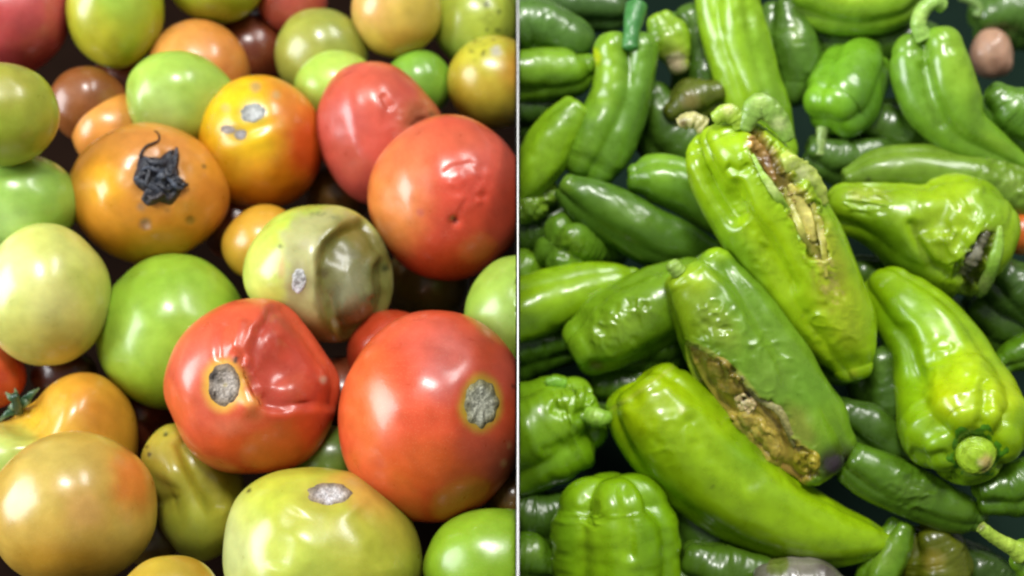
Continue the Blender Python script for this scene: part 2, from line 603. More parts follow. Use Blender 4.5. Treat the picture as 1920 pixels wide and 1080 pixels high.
def build_pepper(q):
    nr, ns = q['res']
    s = [tuple(r) + (0,) * (4 - len(r)) for r in q['spine']]
    p = spline(s, nr)
    d = q['d'] - p[:, 3] * q['d'] / FPX
    pxm = q['d'] / FPX
    c = CAM + ray(p[:, 0], p[:, 1]) * d[:, None]
    hw = np.maximum(p[:, 2], 1) * d / FPX
    t = np.gradient(c, axis=0)
    t /= np.linalg.norm(t, axis=1, keepdims=True)
    # caps
    def cap(kind, ln, dim, R, c0, out, m=18):
        al = np.linspace(0, math.pi / 2, m + 1)[1:]
        rad = np.maximum(np.cos(al), 0.0) ** (0.62 if kind == 'shoulder' else 0.9)
        off = np.sin(al) * ln
        off = off - dim * np.exp(-(rad / 0.42) ** 2)
        rad[-1] = 0.012
        return c0 + out * (off * R)[:, None], rad * R
    (k0, l0, m0), (k1, l1, m1) = q['caps']
    ca, ra = cap(k0, l0, m0, hw[0], c[0], -t[0])
    cb, rb = cap(k1, l1, m1, hw[-1], c[-1], t[-1])
    na, nb = len(ca), len(cb)
    cen = np.vstack([ca[::-1], c, cb])
    rad = np.r_[ra[::-1], hw, rb]
    tt = np.vstack([np.repeat(t[:1], na, 0), t, np.repeat(t[-1:], nb, 0)])
    u = np.r_[np.zeros(na), np.linspace(0, 1, nr), np.ones(nb)]
    rr = np.r_[ra[::-1] / hw[0], np.ones(nr), rb / hw[-1]]
    w = CAM - cen
    w /= np.linalg.norm(w, axis=1, keepdims=True)
    sd = np.cross(tt, w)
    sd /= np.linalg.norm(sd, axis=1, keepdims=True)
    up = np.cross(sd, tt)
    th = np.linspace(0, 2 * math.pi, ns, endpoint=False)
    n, amp, ph = q['lobes'][:3]
    tw = q['lobes'][3] if len(q['lobes']) > 3 else 0.0
    U, TH = np.meshgrid(u, th, indexing='ij')
    rng = q['seed']
    sn = np.sqrt(np.sin(n * (TH - ph - tw * U) / 2) ** 2 + 0.012)
    gro = (1 - np.minimum(sn, 1)) ** 1.6
    env = 0.55 + 0.75 * ss(0.35, 0.0, U) + 0.35 * ss(0.7, 1.0, U)
    lob = 1 - amp * env * gro * 2.0
    wobn = fbm(np.stack([U.ravel() * 4.2, np.cos(TH).ravel() * 0.9, np.sin(TH).ravel() * 0.9 + rng], 1), rng, 3).reshape(U.shape)
    k = lob * (1 + q['wob'] * wobn * 1.6)
    rv = rad[:, None] * k
    v = cen[:, None] + rv[..., None] * (np.cos(TH)[..., None] * sd[:, None] + q['rz'] * np.sin(TH)[..., None] * up[:, None])
    # lobes swell past the ends, between the grooves
    sw = (1 - gro) * 0.16 * amp * 5
    for lo, hi, sgn, R in ((0, na, -1, hw[0]), (na + nr, na + nr + nb, 1, hw[-1])):
        g = rr[lo:hi] * (1 - rr[lo:hi] ** 2) * 1.7
        v[lo:hi] += sgn * tt[lo:hi][:, None] * (g[:, None] * sw[lo:hi] * R)[..., None]
    v = v.reshape(-1, 3)
    m = len(cen)
    f = grid_faces(m, ns)
    f = np.vstack([f[:, [0, 1, 2]], f[:, [0, 2, 3]]])
    v = np.vstack([v, cen[:1], cen[-1:]])
    ca_ = [[len(v) - 2, (j + 1) % ns, j] for j in range(ns)] + [[len(v) - 1, (m - 1) * ns + j, (m - 1) * ns + (j + 1) % ns] for j in range(ns)]
    f = np.vstack([f, ca_])
    nrm = normals(v, f)
    if np.mean(np.sum(nrm * (v - np.r_[np.repeat(cen, ns, 0), cen[:1], cen[-1:]]), 1)) < 0:
        f = f[:, ::-1]
    v = apply_feats(v, f, q['feats'], pxm)
    v = keep_side(v, q['side'])
    cc, ro = paint(v, q['base'], q['patches'], q['seed'])
    ratio = cc[:, 0] / (cc[:, 1] + 1e-6)
    cc[:, 0] = np.where(ratio < 0.95, cc[:, 1] * (0.41 + 0.62 * (ratio - 0.2)), cc[:, 0])
    cc = cc * np.where(ratio < 0.95, 0.93, 1.0)[:, None]
    cc[:, 2] *= np.where(ratio < 0.95, 0.36, 1.0)
    o = make(q['cat'].replace(' ', '_') if q['cat'] != 'pepper' else 'green_pepper', v, f, PEPPER, None, cc, ro)
    return Body(o, v, f, pxm)
# ------------------------------------------------------------------ the tomatoes, left of the divider
def dep(b, x, y, lift=0.0):
    p, n = b.hit(x, y)
    return float(-((p - CAM) @ BACK)) - lift * b.pxm


def on(b, pts, lift=1.5):
    """photo points with half widths and lifts, laid on a skin"""
    out = []
    for q in pts:
        x, y, r = q[:3]
        out.append((x, y, r, dep(b, x, y, q[3] if len(q) > 3 else lift)))
    return out


def black_calyx(b):
    o = [(262, 292), (274, 296), (300, 296), (322, 294), (328, 278), (335, 281), (334, 312), (336, 331), (352, 346), (341, 355), (333, 372), (321, 385),
         (300, 378), (276, 387), (264, 374), (270, 360), (249, 337), (256, 316)]
    c = scab(b, "calyx", 299, 334, 45, 45, DRY, '#171b26', [C(303, 330, 13, '#59616f', 0.8), C(285, 343, 12, '#3c4350', 0.7, asp=0.4, ang=25),
             C(290, 380, 14, '#4a4145', 0.8), C(315, 372, 14, '#3a2a24', 0.7)], outline=o, height=11, rough_h=7, rscale=15, rings=26, segs=96)
    tube("tendril", on(b, [(264, 294, 4, 4), (267, 283, 3, 6), (276, 273, 2.4, 6), (288, 268, 2.2, 6), (297, 263, 1.9, 6), (299, 256, 1.7, 5), (295, 248, 1.4, 4), (289, 245, 0.8, 2)]),
         DRY, '#2a1c18', b.obj, n=50, segs=8)
    tube("sepal", on(b, [(325, 300, 8, 5), (330, 288, 5, 9), (331, 276, 2, 12)]), DRY, '#2b2226', b.obj, flat=0.4, n=20, segs=10, wob=.2)
    tube("sepal", on(b, [(330, 344, 6, 6), (343, 347, 5, 10), (353, 346, 2.5, 8)]), DRY, '#1b1c24', b.obj, flat=0.6, n=20, segs=10, wob=.2)
    tube("sepal", on(b, [(252, 334, 5, 7), (275, 345, 5.5, 12), (300, 360, 6, 11), (318, 376, 3.5, 7)]), DRY, '#262c38', b.obj, flat=0.5, n=26, segs=10, wob=.2)
    tube("sepal", on(b, [(268, 298, 5, 6), (292, 306, 6, 11), (318, 304, 5, 9), (328, 318, 3, 6)]), DRY, '#1d222e', b.obj, flat=0.5, n=26, segs=10, wob=.25)
    for k, pts in enumerate(([(262, 322), (278, 314), (298, 322), (312, 316)], [(284, 352), (298, 346), (312, 356), (326, 350)], [(276, 368), (290, 372), (304, 364), (312, 372)], [(310, 334), (322, 340), (332, 352), (346, 352)], [(272, 300), (280, 320), (276, 342), (284, 360)])):
        tube("sepal", on(b, [(x, y, (2, 4, 4, 1.5)[i], (9, 15, 15, 9)[i]) for i, (x, y) in enumerate(pts)]), DRY, ('#343b48', '#20242e', '#2a2426', '#3a4250', '#1a1d26')[k], b.obj, n=24, segs=8, wob=.25, flat=.6)
    tube("stem_stub", on(b, [(300, 336, 10, 4), (303, 330, 9, 13), (305, 327, 7, 19)]), DRY, '#3c434f', b.obj, n=14, segs=14, wob=.12)


def scar(x, y, rx, ry, base, patches=(), **k):
    return lambda b: scab(b, "stem_scar", x, y, rx, ry, CORK, base, patches, **k)


def scars(*l):
    return lambda b: [g(b) for g in l]


def lesion(x, y, rx, ry, base, patches=(), **k):
    return lambda b: scab(b, "grey_lesion", x, y, rx, ry, CORK, base, patches, **k)


def green_calyx(b):
    ref = dep(b, 60, 772, 0)
    for (x1, y1, w, s) in ((-2, 790, 7, 0.05), (10, 735, 6, 0.1), (74, 728, 7, 0.12), (58, 752, 8, 0.15), (15, 765, 8, 0.1), (28, 728, 5, 0.1)):
        x0, y0 = 34, 768
        tube("sepal", [(x0, y0, 5, ref), ((x0 * 2 + x1) / 3, (y0 * 2 + y1) / 3 - 4, w, ref - 0.003), ((x0 + 2 * x1) / 3, (y0 + 2 * y1) / 3 - 3, w * .8, ref - 0.004), (x1, y1, 1.2, ref - 0.001)],
             STALK, '#274a30', b.obj, [C(x1, y1, 18, '#6f7f5c', 0.6)], flat=0.35, n=24, segs=12, wob=.22, seed=x1 + 90)
    tube("stem_stub", [(34, 770, 11, ref), (32, 755, 9, ref - 0.005), (27, 740, 7, ref - 0.008)], STALK, '#1f3d2b', b.obj, n=14, segs=14)


T("dusty crimson tomato cut by the left edge at the top corner", 22, 28, 106, 108, 1, 0, '#a83640', [C(60, -10, 70, '#b94a52', .6), C(70, 95, 60, '#8f2f35', .6)])
T("tall yellow-green tomato beside the crimson one, greener at its top", 215, 22, 88, 106, 1.5, 0.01, '#9aa324', [C(215, -20, 80, '#7fae3c', .9), C(180, 80, 60, '#a69d28', .7), C(150, 20, 40, '#a8a830', .5)])
T("lime green tomato peeping over the middle of the top edge", 406, -52, 97, 96, 1, 0, '#9bb32c', [C(400, 30, 50, '#8c9422', .7), C(340, -20, 50, '#a8bd3c', .6)])
T("dull pinkish red tomato deep between green ones at the top edge", 548, -2, 68, 72, 0, -0.03, '#a8443c')
T("smooth orange tomato half hidden behind a pale green tomato", 374, 134, 94, 93, 1, 0, '#c27a38', [C(330, 90, 70, '#c98b45', .6), C(430, 170, 60, '#b25f30', .7)])
T("round olive green tomato with two soft highlights near the top", 604, 104, 90, 90, 1, 0, '#8b9138', [C(560, 90, 60, '#989a45', .6), C(640, 60, 50, '#7e9038', .6), C(600, 170, 60, '#858a30', .6)])
T("pale apple green tomato just above the orange one with the black calyx", 339, 186, 102, 90, 2, 0.005, '#86b648', [C(300, 210, 60, '#a3c878', .5), C(400, 205, 50, '#9aa84c', .6), C(350, 110, 40, '#7fae45', .6)],  # bright lower-left patch is a highlight painted into the skin
  [('dent', 395, 190, 40, 5)])
T("brown-orange tomato sunk in shade left of the pale apple green one", 166, 196, 72, 70, -1, -0.06, '#7a4420')  # brown base stands in for shade deep in the heap
T("small orange tomato tucked behind the black-calyxed one", 215, 248, 78, 76, 0.5, -0.01, '#c27c35', [C(190, 210, 50, '#c98a42', .5)])
T("olive yellow tomato on the left edge below the crimson one", 4, 212, 99, 97, 2, 0.005, '#8f9a30', [C(20, 150, 60, '#9a9138', .6), C(0, 270, 70, '#86a52e', .6)])
T("green tomato on the left edge beside the black-calyxed orange one", 40, 378, 102, 92, 1.5, 0, '#73ad45', [C(90, 330, 60, '#66a23e', .6), C(20, 430, 60, '#a5cd86', .5)])  # pale lower-left patch paints a whitish highlight
T("squat orange tomato with a shrivelled black calyx", 277, 362, 147, 129, 4, 0.02, '#c98528',
  [C(300, 262, 110, '#c87f3c', .8, asp=.5), C(196, 345, 42, '#d8a012', .75), C(400, 380, 60, '#b8702a', .7), C(280, 470, 130, '#c08014', .8, asp=.4), C(170, 440, 70, '#cf8424', .6),
   C(300, 330, 70, '#bd8040', .5), C(300, 337, 58, '#8a5424', .55), C(273, 419, 13, '#8a6a52', .85, .5), C(277, 425, 6, '#c9a596', .7, .6), C(356, 413, 10, '#80601f', .85, .5), C(383, 312, 4, '#5a3d10', .9, .5),
   C(314, 394, 8, '#8a5f2a', .7), C(265, 388, 10, '#7d6a5c', .6)],
  [('dent', 300, 330, 75, 13), ('dent', 205, 365, 42, -5), ('dent', 165, 375, 20, 4, 2.4), ('dent', 273, 420, 11, 2.5), ('dent', 356, 413, 8, 2), ('wrinkle', 300, 330, 90, 1.2, 26)],
  lvl=6, extra=black_calyx)
T("pale cream-green tomato low on the left edge", 86, 553, 117, 132, 3, 0.015, '#b9bf66', [C(80, 640, 110, '#b5a850', .7, asp=.5), C(170, 540, 60, '#a3b64c', .7), C(20, 500, 60, '#c8cf90', .6), C(90, 560, 60, '#cac480', .5)])  # pale patch in the middle is a painted highlight
T("glossy bright green tomato left of the wrinkled red one", 325, 624, 135, 150, 2.5, 0.005, '#72ab30', [C(330, 500, 110, '#6aa52e', .6, asp=.5), C(250, 640, 60, '#86b848', .5), C(300, 740, 90, '#6a9c1e', .6, asp=.5)], lvl=6)  # paler left patch paints a streak of window light
T("yellow and orange tomato with crusty grey lesions on its shoulder", 490, 268, 116, 124, 3, 0.01, '#d08a12',
  [C(450, 220, 92, '#dcb80e', .95), C(520, 250, 50, '#d8b010', .7), C(580, 270, 75, '#b83c12', .95, asp=1.5), C(545, 190, 55, '#c9742c', .7), C(490, 370, 100, '#b8660a', .8, asp=.5), C(410, 320, 50, '#c08a12', .7),  # wide dark orange bottom patch paints the shade underneath
   C(474, 212, 32, '#b8a035', .7, .6), C(440, 248, 32, '#b09038', .7, .6, asp=.6, ang=15), C(479, 163, 12, '#a88a58', .85), C(518, 178, 10, '#b0905c', .8), C(423, 203, 11, '#d0a068', .6)],
  [('dent', 474, 212, 30, 4), ('dent', 440, 250, 26, 3, .6, 15), ('dent', 490, 262, 60, -3, .3, -20), ('dent', 482, 240, 40, 3, .3, -20)], lvl=6,
  extra=scars(lesion(474, 212, 25, 18, '#9a9d98', [C(478, 214, 14, '#c3c6c4', .8), C(456, 205, 9, '#5e5c50', .6)], height=1.5, ang=-8),
              lesion(427, 243, 15, 8, '#8d8480', [C(425, 243, 8, '#a39b98', .8)], height=.8, ang=10), lesion(451, 252, 13, 10, '#86807a', [C(452, 253, 7, '#a6a1a2', .8)], height=.8, seed=4)))
T("small light green tomato peeping out left of the dented red one", 632, 168, 80, 72, 1.5, -0.01, '#8fbc4a', [C(640, 110, 50, '#9ac050', .6)])
T("dented red tomato with a puckered shoulder behind the big orange-red one", 706, 250, 114, 134, 3.5, 0.015, '#b8433c',
  [C(700, 150, 70, '#c2503f', .6), C(640, 230, 50, '#bf5558', .5), C(700, 360, 80, '#a83a32', .7), C(790, 225, 52, '#a8603c', .8), C(790, 228, 24, '#8a4a38', .7), C(810, 215, 8, '#5f352a', .7), C(778, 236, 7, '#5f352a', .6), C(660, 330, 60, '#b34745', .5)],
  [('dent', 792, 228, 34, 11), ('crease', [(715, 175), (722, 190), (735, 205)], 7, 4), ('dent', 690, 215, 26, 5, 2.2, -20), ('dent', 668, 260, 28, -6, 2.5, -15), ('crease', [(770, 240), (785, 228), (805, 222)], 6, 4), ('wrinkle', 780, 225, 45, 1.6, 18)],
  outline=[(690, 118), (730, 122), (765, 146), (797, 177), (822, 207), (830, 240), (815, 310), (760, 365), (702, 386), (660, 369), (620, 322), (601, 275), (597, 228), (610, 175), (642, 134)], lvl=6)
T("smooth leaf green tomato wedged behind the dented red one", 785, 160, 62, 64, 1, -0.01, '#56a030', [C(760, 170, 40, '#62a838', .6), C(800, 120, 40, '#4a9428', .6)])
T("peach and yellow tomato at the top edge, orange on its left", 744, 20, 86, 88, 1.5, 0.005, '#c0a548', [C(690, 10, 55, '#cc9a5c', .8), C(800, 20, 50, '#b8a440', .6), C(750, 80, 70, '#b09030', .7, asp=.5)])
T("lime tomato dotted with black specks at the top edge by the divider", 893, 45, 82, 85, 1, 0, '#97ac3a', [C(860, 90, 40, '#8ab04a', .6), C(915, 20, 35, '#6f7d22', .5, **{'in': (9, .1)}), C(925, 50, 30, '#262c10', .85, **{'in': (6, .3)}), C(912, 8, 8, '#20260e', .8), C(935, 22, 6, '#20260e', .8), C(892, 80, 6, '#2a3010', .8)])
T("yellow tomato with black specks and a grey dot against the divider", 926, 155, 88, 87, 2, 0.005, '#b09a2c', [C(900, 90, 60, '#a8aa30', .8), C(975, 130, 45, '#c28a30', .9), C(930, 210, 70, '#98892a', .7, asp=.5), C(930, 96, 12, '#a8a394', .9, .4), C(890, 95, 40, '#3a3a14', .8, **{'in': (6, .32)}), C(935, 75, 30, '#35330f', .8, **{'in': (5, .32)})])
T("sliver of pale green tomato in the top corner by the divider", 986, 14, 46, 52, 0.5, 0, '#86b84a')
T("big red tomato with orange left flank and a small puncture", 843, 371, 150, 151, 5, 0.03, '#bb3c2e',
  [C(730, 390, 82, '#c87c38', .75, asp=1.6), C(765, 280, 70, '#c06440', .65), C(850, 260, 85, '#c0523c', .7, asp=.5), C(930, 300, 60, '#bf5048', .6), C(890, 350, 60, '#c03430', .6), C(850, 500, 120, '#b83a1a', .8, asp=.4),
   C(900, 430, 60, '#bf3526', .5), C(853, 413, 8, '#6a1c14', .85), C(788, 398, 9, '#a04848', .6), C(905, 362, 12, '#a8261c', .8), C(870, 318, 40, '#b04a44', .5, asp=.4)],
  [('dent', 853, 415, 11, 9), ('crease', [(828, 330), (848, 312), (885, 306), (915, 322)], 5, 2.0), ('crease', [(838, 340), (846, 346), (842, 352)], 6, -1.5), ('crease', [(858, 405), (868, 385), (880, 360), (898, 345)], 4, 1.6), ('dent', 905, 368, 9, 4), ('dent', 898, 378, 6, -4), ('dent', 760, 350, 30, -4, 2.5, -15), ('wrinkle', 880, 345, 55, 1.0, 20)], lvl=6)
def rot_scabs(b):
    scab(b, "grey_lesion", 560, 527, 14, 24, CORK, '#a9a9a6', [C(556, 545, 10, '#d5d5d8', .8), C(560, 515, 6, '#5a5a50', .7), C(568, 525, 5, '#45443c', .7), C(558, 530, 5, '#6b6b66', .7)], height=1.5, ang=4)


T("half-rotten green tomato collapsing into grey slime", 597, 517, 137, 133, 4.5, 0.02, '#a9bb4e',
  [C(490, 520, 45, '#b6c662', .7, asp=2), C(555, 440, 60, '#9cbc3c', .8), C(600, 395, 80, '#8ea23c', .7, asp=.4),
   dict(poly=[(528, 440), (560, 400), (640, 390), (690, 410), (760, 500), (750, 600), (690, 660), (570, 650), (525, 580), (535, 500)], c='#a19d6c', a=.9, soft=14, nz=14, nscale=22),
   dict(poly=[(601, 452), (634, 424), (680, 412), (735, 480), (740, 560), (700, 630), (640, 640), (600, 610), (590, 560), (592, 500)], c='#66662f', a=.95, soft=9, nz=8),
   C(660, 545, 48, '#84866a', .75, asp=1.4, rough=-.1), C(645, 425, 50, '#6d6a1e', .7, asp=.4, ang=-20), C(606, 512, 13, '#4a3d1e', .7), C(600, 560, 14, '#7a6a48', .6, asp=2), C(700, 500, 22, '#5a5e30', .8, asp=2), C(722, 502, 9, '#22200f', .9),
   C(640, 620, 80, '#77762c', .7, asp=.35), C(525, 462, 5, '#5c6228', .9), C(527, 500, 10, '#b08a50', .7, asp=3), C(570, 460, 20, '#8a8450', .7, asp=.6, ang=-30), C(562, 527, 26, '#7a6a48', .8, asp=1.6), C(655, 490, 30, '#7d7c66', .6, **{'in': (10, .1)}), C(610, 395, 40, '#5e6a3a', .5, **{'in': (8, .1)})],
  [('pit', [(636, 414), (606, 448), (593, 483), (588, 520), (591, 558), (612, 602), (640, 665), (830, 665), (830, 370), (700, 388)], 17, 22, 3, 60, 1), ('dent', 545, 500, 40, 4, 1.6),
   ('crease', [(712, 468), (694, 500), (690, 530), (696, 560)], 10, -7), ('dent', 712, 512, 18, 6, 1.6), ('dent', 630, 470, 34, 9, 1.3, -25), ('wrinkle', 670, 545, 60, 1.2, 26, 1.2, 0, 2.2, 80), ('dent', 630, 560, 22, 5, 1.8, 10), ('dent', 668, 555, 26, -10, 1.9, -15), ('dent', 640, 575, 16, -5, 1.8)],
  outline=[(600, 384), (640, 388), (680, 408), (712, 438), (732, 478), (740, 522), (734, 568), (718, 600), (684, 634), (640, 647), (600, 647), (572, 638), (530, 610), (490, 575), (466, 545), (460, 515), (468, 470), (492, 430), (540, 396)], lvl=6, extra=rot_scabs)
T("orange-yellow tomato peeping out left of the rotten green one", 498, 460, 80, 74, 1, -0.01, '#c0902c', [C(450, 470, 40, '#b08a2a', .6)])
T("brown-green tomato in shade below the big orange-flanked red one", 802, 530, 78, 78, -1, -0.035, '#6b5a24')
T("green tomato resting on the divider below the red ones", 975, 592, 101, 116, 2, 0.005, '#79ad3e', [C(930, 600, 50, '#9cc474', .4), C(950, 520, 60, '#86b048', .6)])
T("wrinkled red tomato with sunken soft skin and a grey-brown stem scar", 465, 728, 160, 164, 5.5, 0.035, '#c04430',
  [C(480, 850, 150, '#c64a1a', .8, asp=.45), C(370, 700, 60, '#c05a50', .6, asp=1.6), C(340, 760, 50, '#cc4e2a', .6), C(560, 800, 60, '#b83c1a', .7), C(620, 745, 30, '#b42a1a', .7),  # pink left patch paints the window's reflection
   dict(poly=[(462, 657), (481, 605), (510, 572), (545, 610), (592, 693), (600, 735), (585, 768), (533, 774), (498, 770), (475, 728), (455, 693)], c='#b03a34', a=.85, soft=10),
   C(500, 640, 26, '#bf6a66', .6, **{'in': (10, 0)}), C(560, 725, 36, '#a5402e', .6), C(420, 722, 45, '#d0a03c', .9, .35, asp=1.2, nz=.1), C(466, 750, 26, '#d09a4a', .7, .6, asp=.6, ang=30), C(441, 675, 6, '#241a14', .95, .4), C(478, 775, 22, '#c4603a', .7), C(430, 800, 45, '#c86a50', .5, asp=.5), C(606, 712, 9, '#c8b09a', .7)],
  [('dent', 420, 722, 46, 12), ('pit', [(457, 650), (470, 610), (500, 570), (560, 555), (720, 640), (720, 778), (585, 772), (533, 780), (500, 774), (478, 735), (462, 700)], 13, 15, 2, 40, 1), ('dent', 530, 690, 70, 10, 1.1, 40), ('dent', 545, 735, 44, -9), ('crease', [(452, 655), (462, 705), (480, 738), (500, 772)], 9, 9), ('crease', [(462, 660), (474, 708), (496, 745)], 6, -6), ('crease', [(415, 680), (412, 640), (420, 600)], 10, 6), ('crease', [(436, 660), (445, 625), (455, 595)], 9, -5),
   ('wrinkle', 525, 665, 80, 1.4, 44, 1.1, 30, 1.8, 60), ('wrinkle', 500, 620, 40, 1.6, 20), ('dent', 470, 760, 22, -7), ('dent', 345, 690, 40, -5, 2.0), ('dent', 561, 740, 36, -6)],
  outline=[(310, 719), (319, 670), (349, 615), (397, 580), (452, 563), (505, 562), (540, 576), (572, 616), (608, 664), (636, 716), (633, 744), (622, 785), (592, 842), (543, 877), (481, 893), (423, 887), (365, 851), (326, 785)], lvl=6,
  extra=scar(420, 722, 31, 41, '#77654e', [C(421, 722, 27, '#a39a90', .9, .5, asp=1.3), C(398, 702, 18, '#2c231c', 1, **{'in': (7, -.35)}), C(420, 730, 20, '#6a6052', .8, **{'in': (6, 0)}), C(436, 745, 12, '#40362c', .7, **{'in': (6, 0)}), C(425, 705, 12, '#a0948a', .7), C(398, 740, 14, '#35291f', 1, **{'in': (6, -.35)}), C(422, 722, 5, '#9a8c62', .8)], height=3.5, rough_h=4, rscale=10, jag=.06))
T("largest red tomato, its pale star-shaped scar close to the divider", 813, 781, 178, 194, 5, 0.03, '#c03f27',
  [C(690, 760, 60, '#ca6228', .7, asp=1.8), C(800, 880, 120, '#c6541e', .7, asp=.6), C(760, 960, 140, '#b43a12', .8, asp=.35), C(840, 660, 75, '#a34a48', .75), C(790, 630, 60, '#c05048', .5), C(960, 860, 55, '#94402a', .8), C(950, 700, 50, '#b84a42', .6), C(890, 830, 50, '#b84838', .6),
   C(902, 757, 45, '#b09430', .95, .3, asp=1.3, nz=.08), C(830, 720, 50, '#a84444', .6), C(945, 868, 8, '#c09060', .7), C(955, 835, 6, '#c09060', .6), C(962, 725, 4, '#3a1712', .9)],
  [('dent', 902, 757, 50, 11, 1.3), ('dent', 700, 700, 40, -4, 2.2, 10), ('dent', 845, 665, 40, 4)], lvl=6,
  extra=scar(902, 757, 33, 45, '#807c58', [C(902, 757, 27, '#b0b19e', .9, .4, asp=1.36), C(895, 757, 11, '#b8b9a6', .9), C(902, 735, 10, '#a9ab98', .8, asp=1.6, ang=0), C(918, 745, 9, '#a4a690', .8), C(918, 770, 9, '#a4a690', .8), C(900, 785, 10, '#a9ab98', .8, asp=1.4), C(884, 775, 8, '#a4a690', .7), C(884, 740, 8, '#a4a690', .7), C(878, 757, 7, '#4c4a3c', .7), C(925, 757, 6, '#4c4a3c', .7), C(910, 795, 6, '#4c4a3c', .6)],
             height=4, rough_h=2.6, rscale=9, jag=.05, star=(8, 1.8), lobes=(8, .05)))
T("deep red tomato half buried behind the rotten green one", 735, 662, 84, 84, 1, -0.02, '#a8301e')
T("red tomato low on the left edge behind a green calyx", -14, 708, 60, 60, 0, -0.02, '#bb3a20')
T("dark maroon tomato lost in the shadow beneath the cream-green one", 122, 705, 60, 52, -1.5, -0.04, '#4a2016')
T("lumpy orange-yellow tomato with a curled green calyx", 104, 830, 146, 130, 2, 0, '#c08f2a',
  [C(170, 740, 70, '#c4822c', .8), C(200, 790, 50, '#a87628', .7), C(60, 790, 40, '#c8a028', .7), C(10, 850, 60, '#8fb060', .85), C(20, 900, 60, '#86aa4a', .7), C(110, 780, 40, '#c49a30', .6), C(40, 830, 40, '#a8b050', .6)],
  [('dent', 40, 775, 45, 22), ('dent', 60, 850, 40, 6, 2.2, 40), ('dent', 165, 745, 50, -6)],
  outline=[(-60, 850), (-40, 810), (-10, 795), (30, 785), (70, 752), (100, 718), (140, 698), (185, 703), (220, 733), (245, 778), (253, 830), (240, 900), (150, 965), (40, 965), (-40, 910)], extra=green_calyx, lvl=6)
T("large tan and olive tomato in the bottom left corner", 136, 954, 150, 148, 4.5, 0.03, '#b3913e', [C(100, 860, 90, '#a8964c', .7, asp=.6), C(250, 900, 48, '#c06c2c', .85, asp=1.6), C(160, 960, 50, '#bd8a55', .5), C(120, 1060, 130, '#aa7a1e', .8, asp=.4), C(60, 930, 60, '#a99748', .6), C(191, 812, 6, '#c0a868', .7)], lvl=6)
T("creased olive pear-shaped tomato with dark specks", 356, 925, 92, 128, 2.5, 0, '#a09a30', [C(300, 840, 50, '#a8983a', .7), C(350, 990, 70, '#98a236', .7), C(420, 880, 50, '#84701f', .8), C(311, 814, 5, '#25240c', .9, .5), C(280, 852, 5, '#25240c', .9, .5), C(275, 838, 4, '#35330f', .8, .5), C(305, 900, 30, '#b0a84a', .5)],
  [('crease', [(335, 815), (352, 860), (385, 915), (420, 965)], 16, 12), ('dent', 300, 930, 30, 7, 2.0, -10), ('dent', 320, 890, 30, -5)],
  outline=[(312, 796), (350, 800), (400, 825), (440, 870), (455, 925), (445, 985), (418, 1042), (380, 1058), (345, 1045), (318, 1010), (298, 945), (272, 890), (262, 855), (284, 815)], lvl=6)
T("ochre tomato just showing at the bottom edge between larger ones", 318, 1144, 100, 100, 2, 0, '#a88a26', [C(318, 1060, 60, '#a8922e', .6)])
T("wide yellow-green tomato with a grey scar at the bottom edge", 602, 1036, 182, 158, 5, 0.03, '#a4aa38',
  [C(440, 1020, 60, '#b7c288', .7, asp=2), C(490, 960, 60, '#a0b23a', .6), C(690, 930, 75, '#b98a40', .8, ang=35, asp=.6), C(760, 1000, 60, '#a8983a', .7), C(600, 1000, 90, '#a8a440', .6), C(560, 1060, 90, '#9fb848', .6), C(617, 925, 60, '#b09a40', .6, asp=.5), C(467, 920, 5, '#2a2c10', .9, .5), C(640, 900, 40, '#b08840', .5, asp=.4)],
  [('dent', 617, 925, 62, 11, .55), ('crease', [(560, 950), (530, 1000), (520, 1070)], 26, 5), ('crease', [(670, 950), (710, 1000), (720, 1070)], 26, 5), ('dent', 590, 1035, 50, -4)],
  outline=[(420, 1020), (426, 975), (448, 928), (490, 896), (555, 877), (620, 879), (680, 892), (724, 922), (758, 966), (780, 1020), (785, 1080), (755, 1150), (690, 1190), (602, 1200), (510, 1190), (450, 1150), (423, 1080)], lvl=6,
  extra=scar(617, 926, 43, 21, '#84755c', [C(617, 926, 36, '#b2adaa', .9, .5, asp=.48), C(617, 928, 22, '#c5c3c4', .8, asp=.5, **{'in': (9, -.3)}), C(590, 915, 10, '#5f584a', .7), C(620, 908, 8, '#5f584a', .7), C(645, 915, 8, '#6a6354', .7), C(617, 940, 9, '#d0ced2', .6)], height=3.5, rough_h=2.6, rscale=8, jag=.06, lobes=(7, .03)))
T("smooth vivid green tomato in the bottom corner by the divider", 925, 1064, 135, 112, 4, 0.015, '#69a520', [C(900, 980, 80, '#74ad2c', .6, asp=.5)])
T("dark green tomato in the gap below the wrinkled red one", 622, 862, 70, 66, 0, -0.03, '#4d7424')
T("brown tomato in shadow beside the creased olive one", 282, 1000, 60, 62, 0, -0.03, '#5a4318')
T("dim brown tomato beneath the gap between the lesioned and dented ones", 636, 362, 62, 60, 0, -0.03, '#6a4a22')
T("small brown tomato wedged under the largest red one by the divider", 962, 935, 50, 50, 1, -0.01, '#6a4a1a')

# ------------------------------------------------------------------ the peppers, right of the divider
SH = ('shoulder', 0.45, 0.22)
RD = ('round', 0.75, 0.0)
BL = ('shoulder', 0.5, 0.10)
PT = ('round', 1.3, 0.0)


def ribbon(name, pts, base, patches=(), mat=None, flat=0.45, lift=3.0, **k):
    """a strip of skin or pulp lying along a line on the fruit"""
    return lambda b: tube(name, on(b, pts, lift), mat or DRY, base, b.obj, patches, flat=flat, **{**dict(n=44, segs=14, wob=.14), **k})


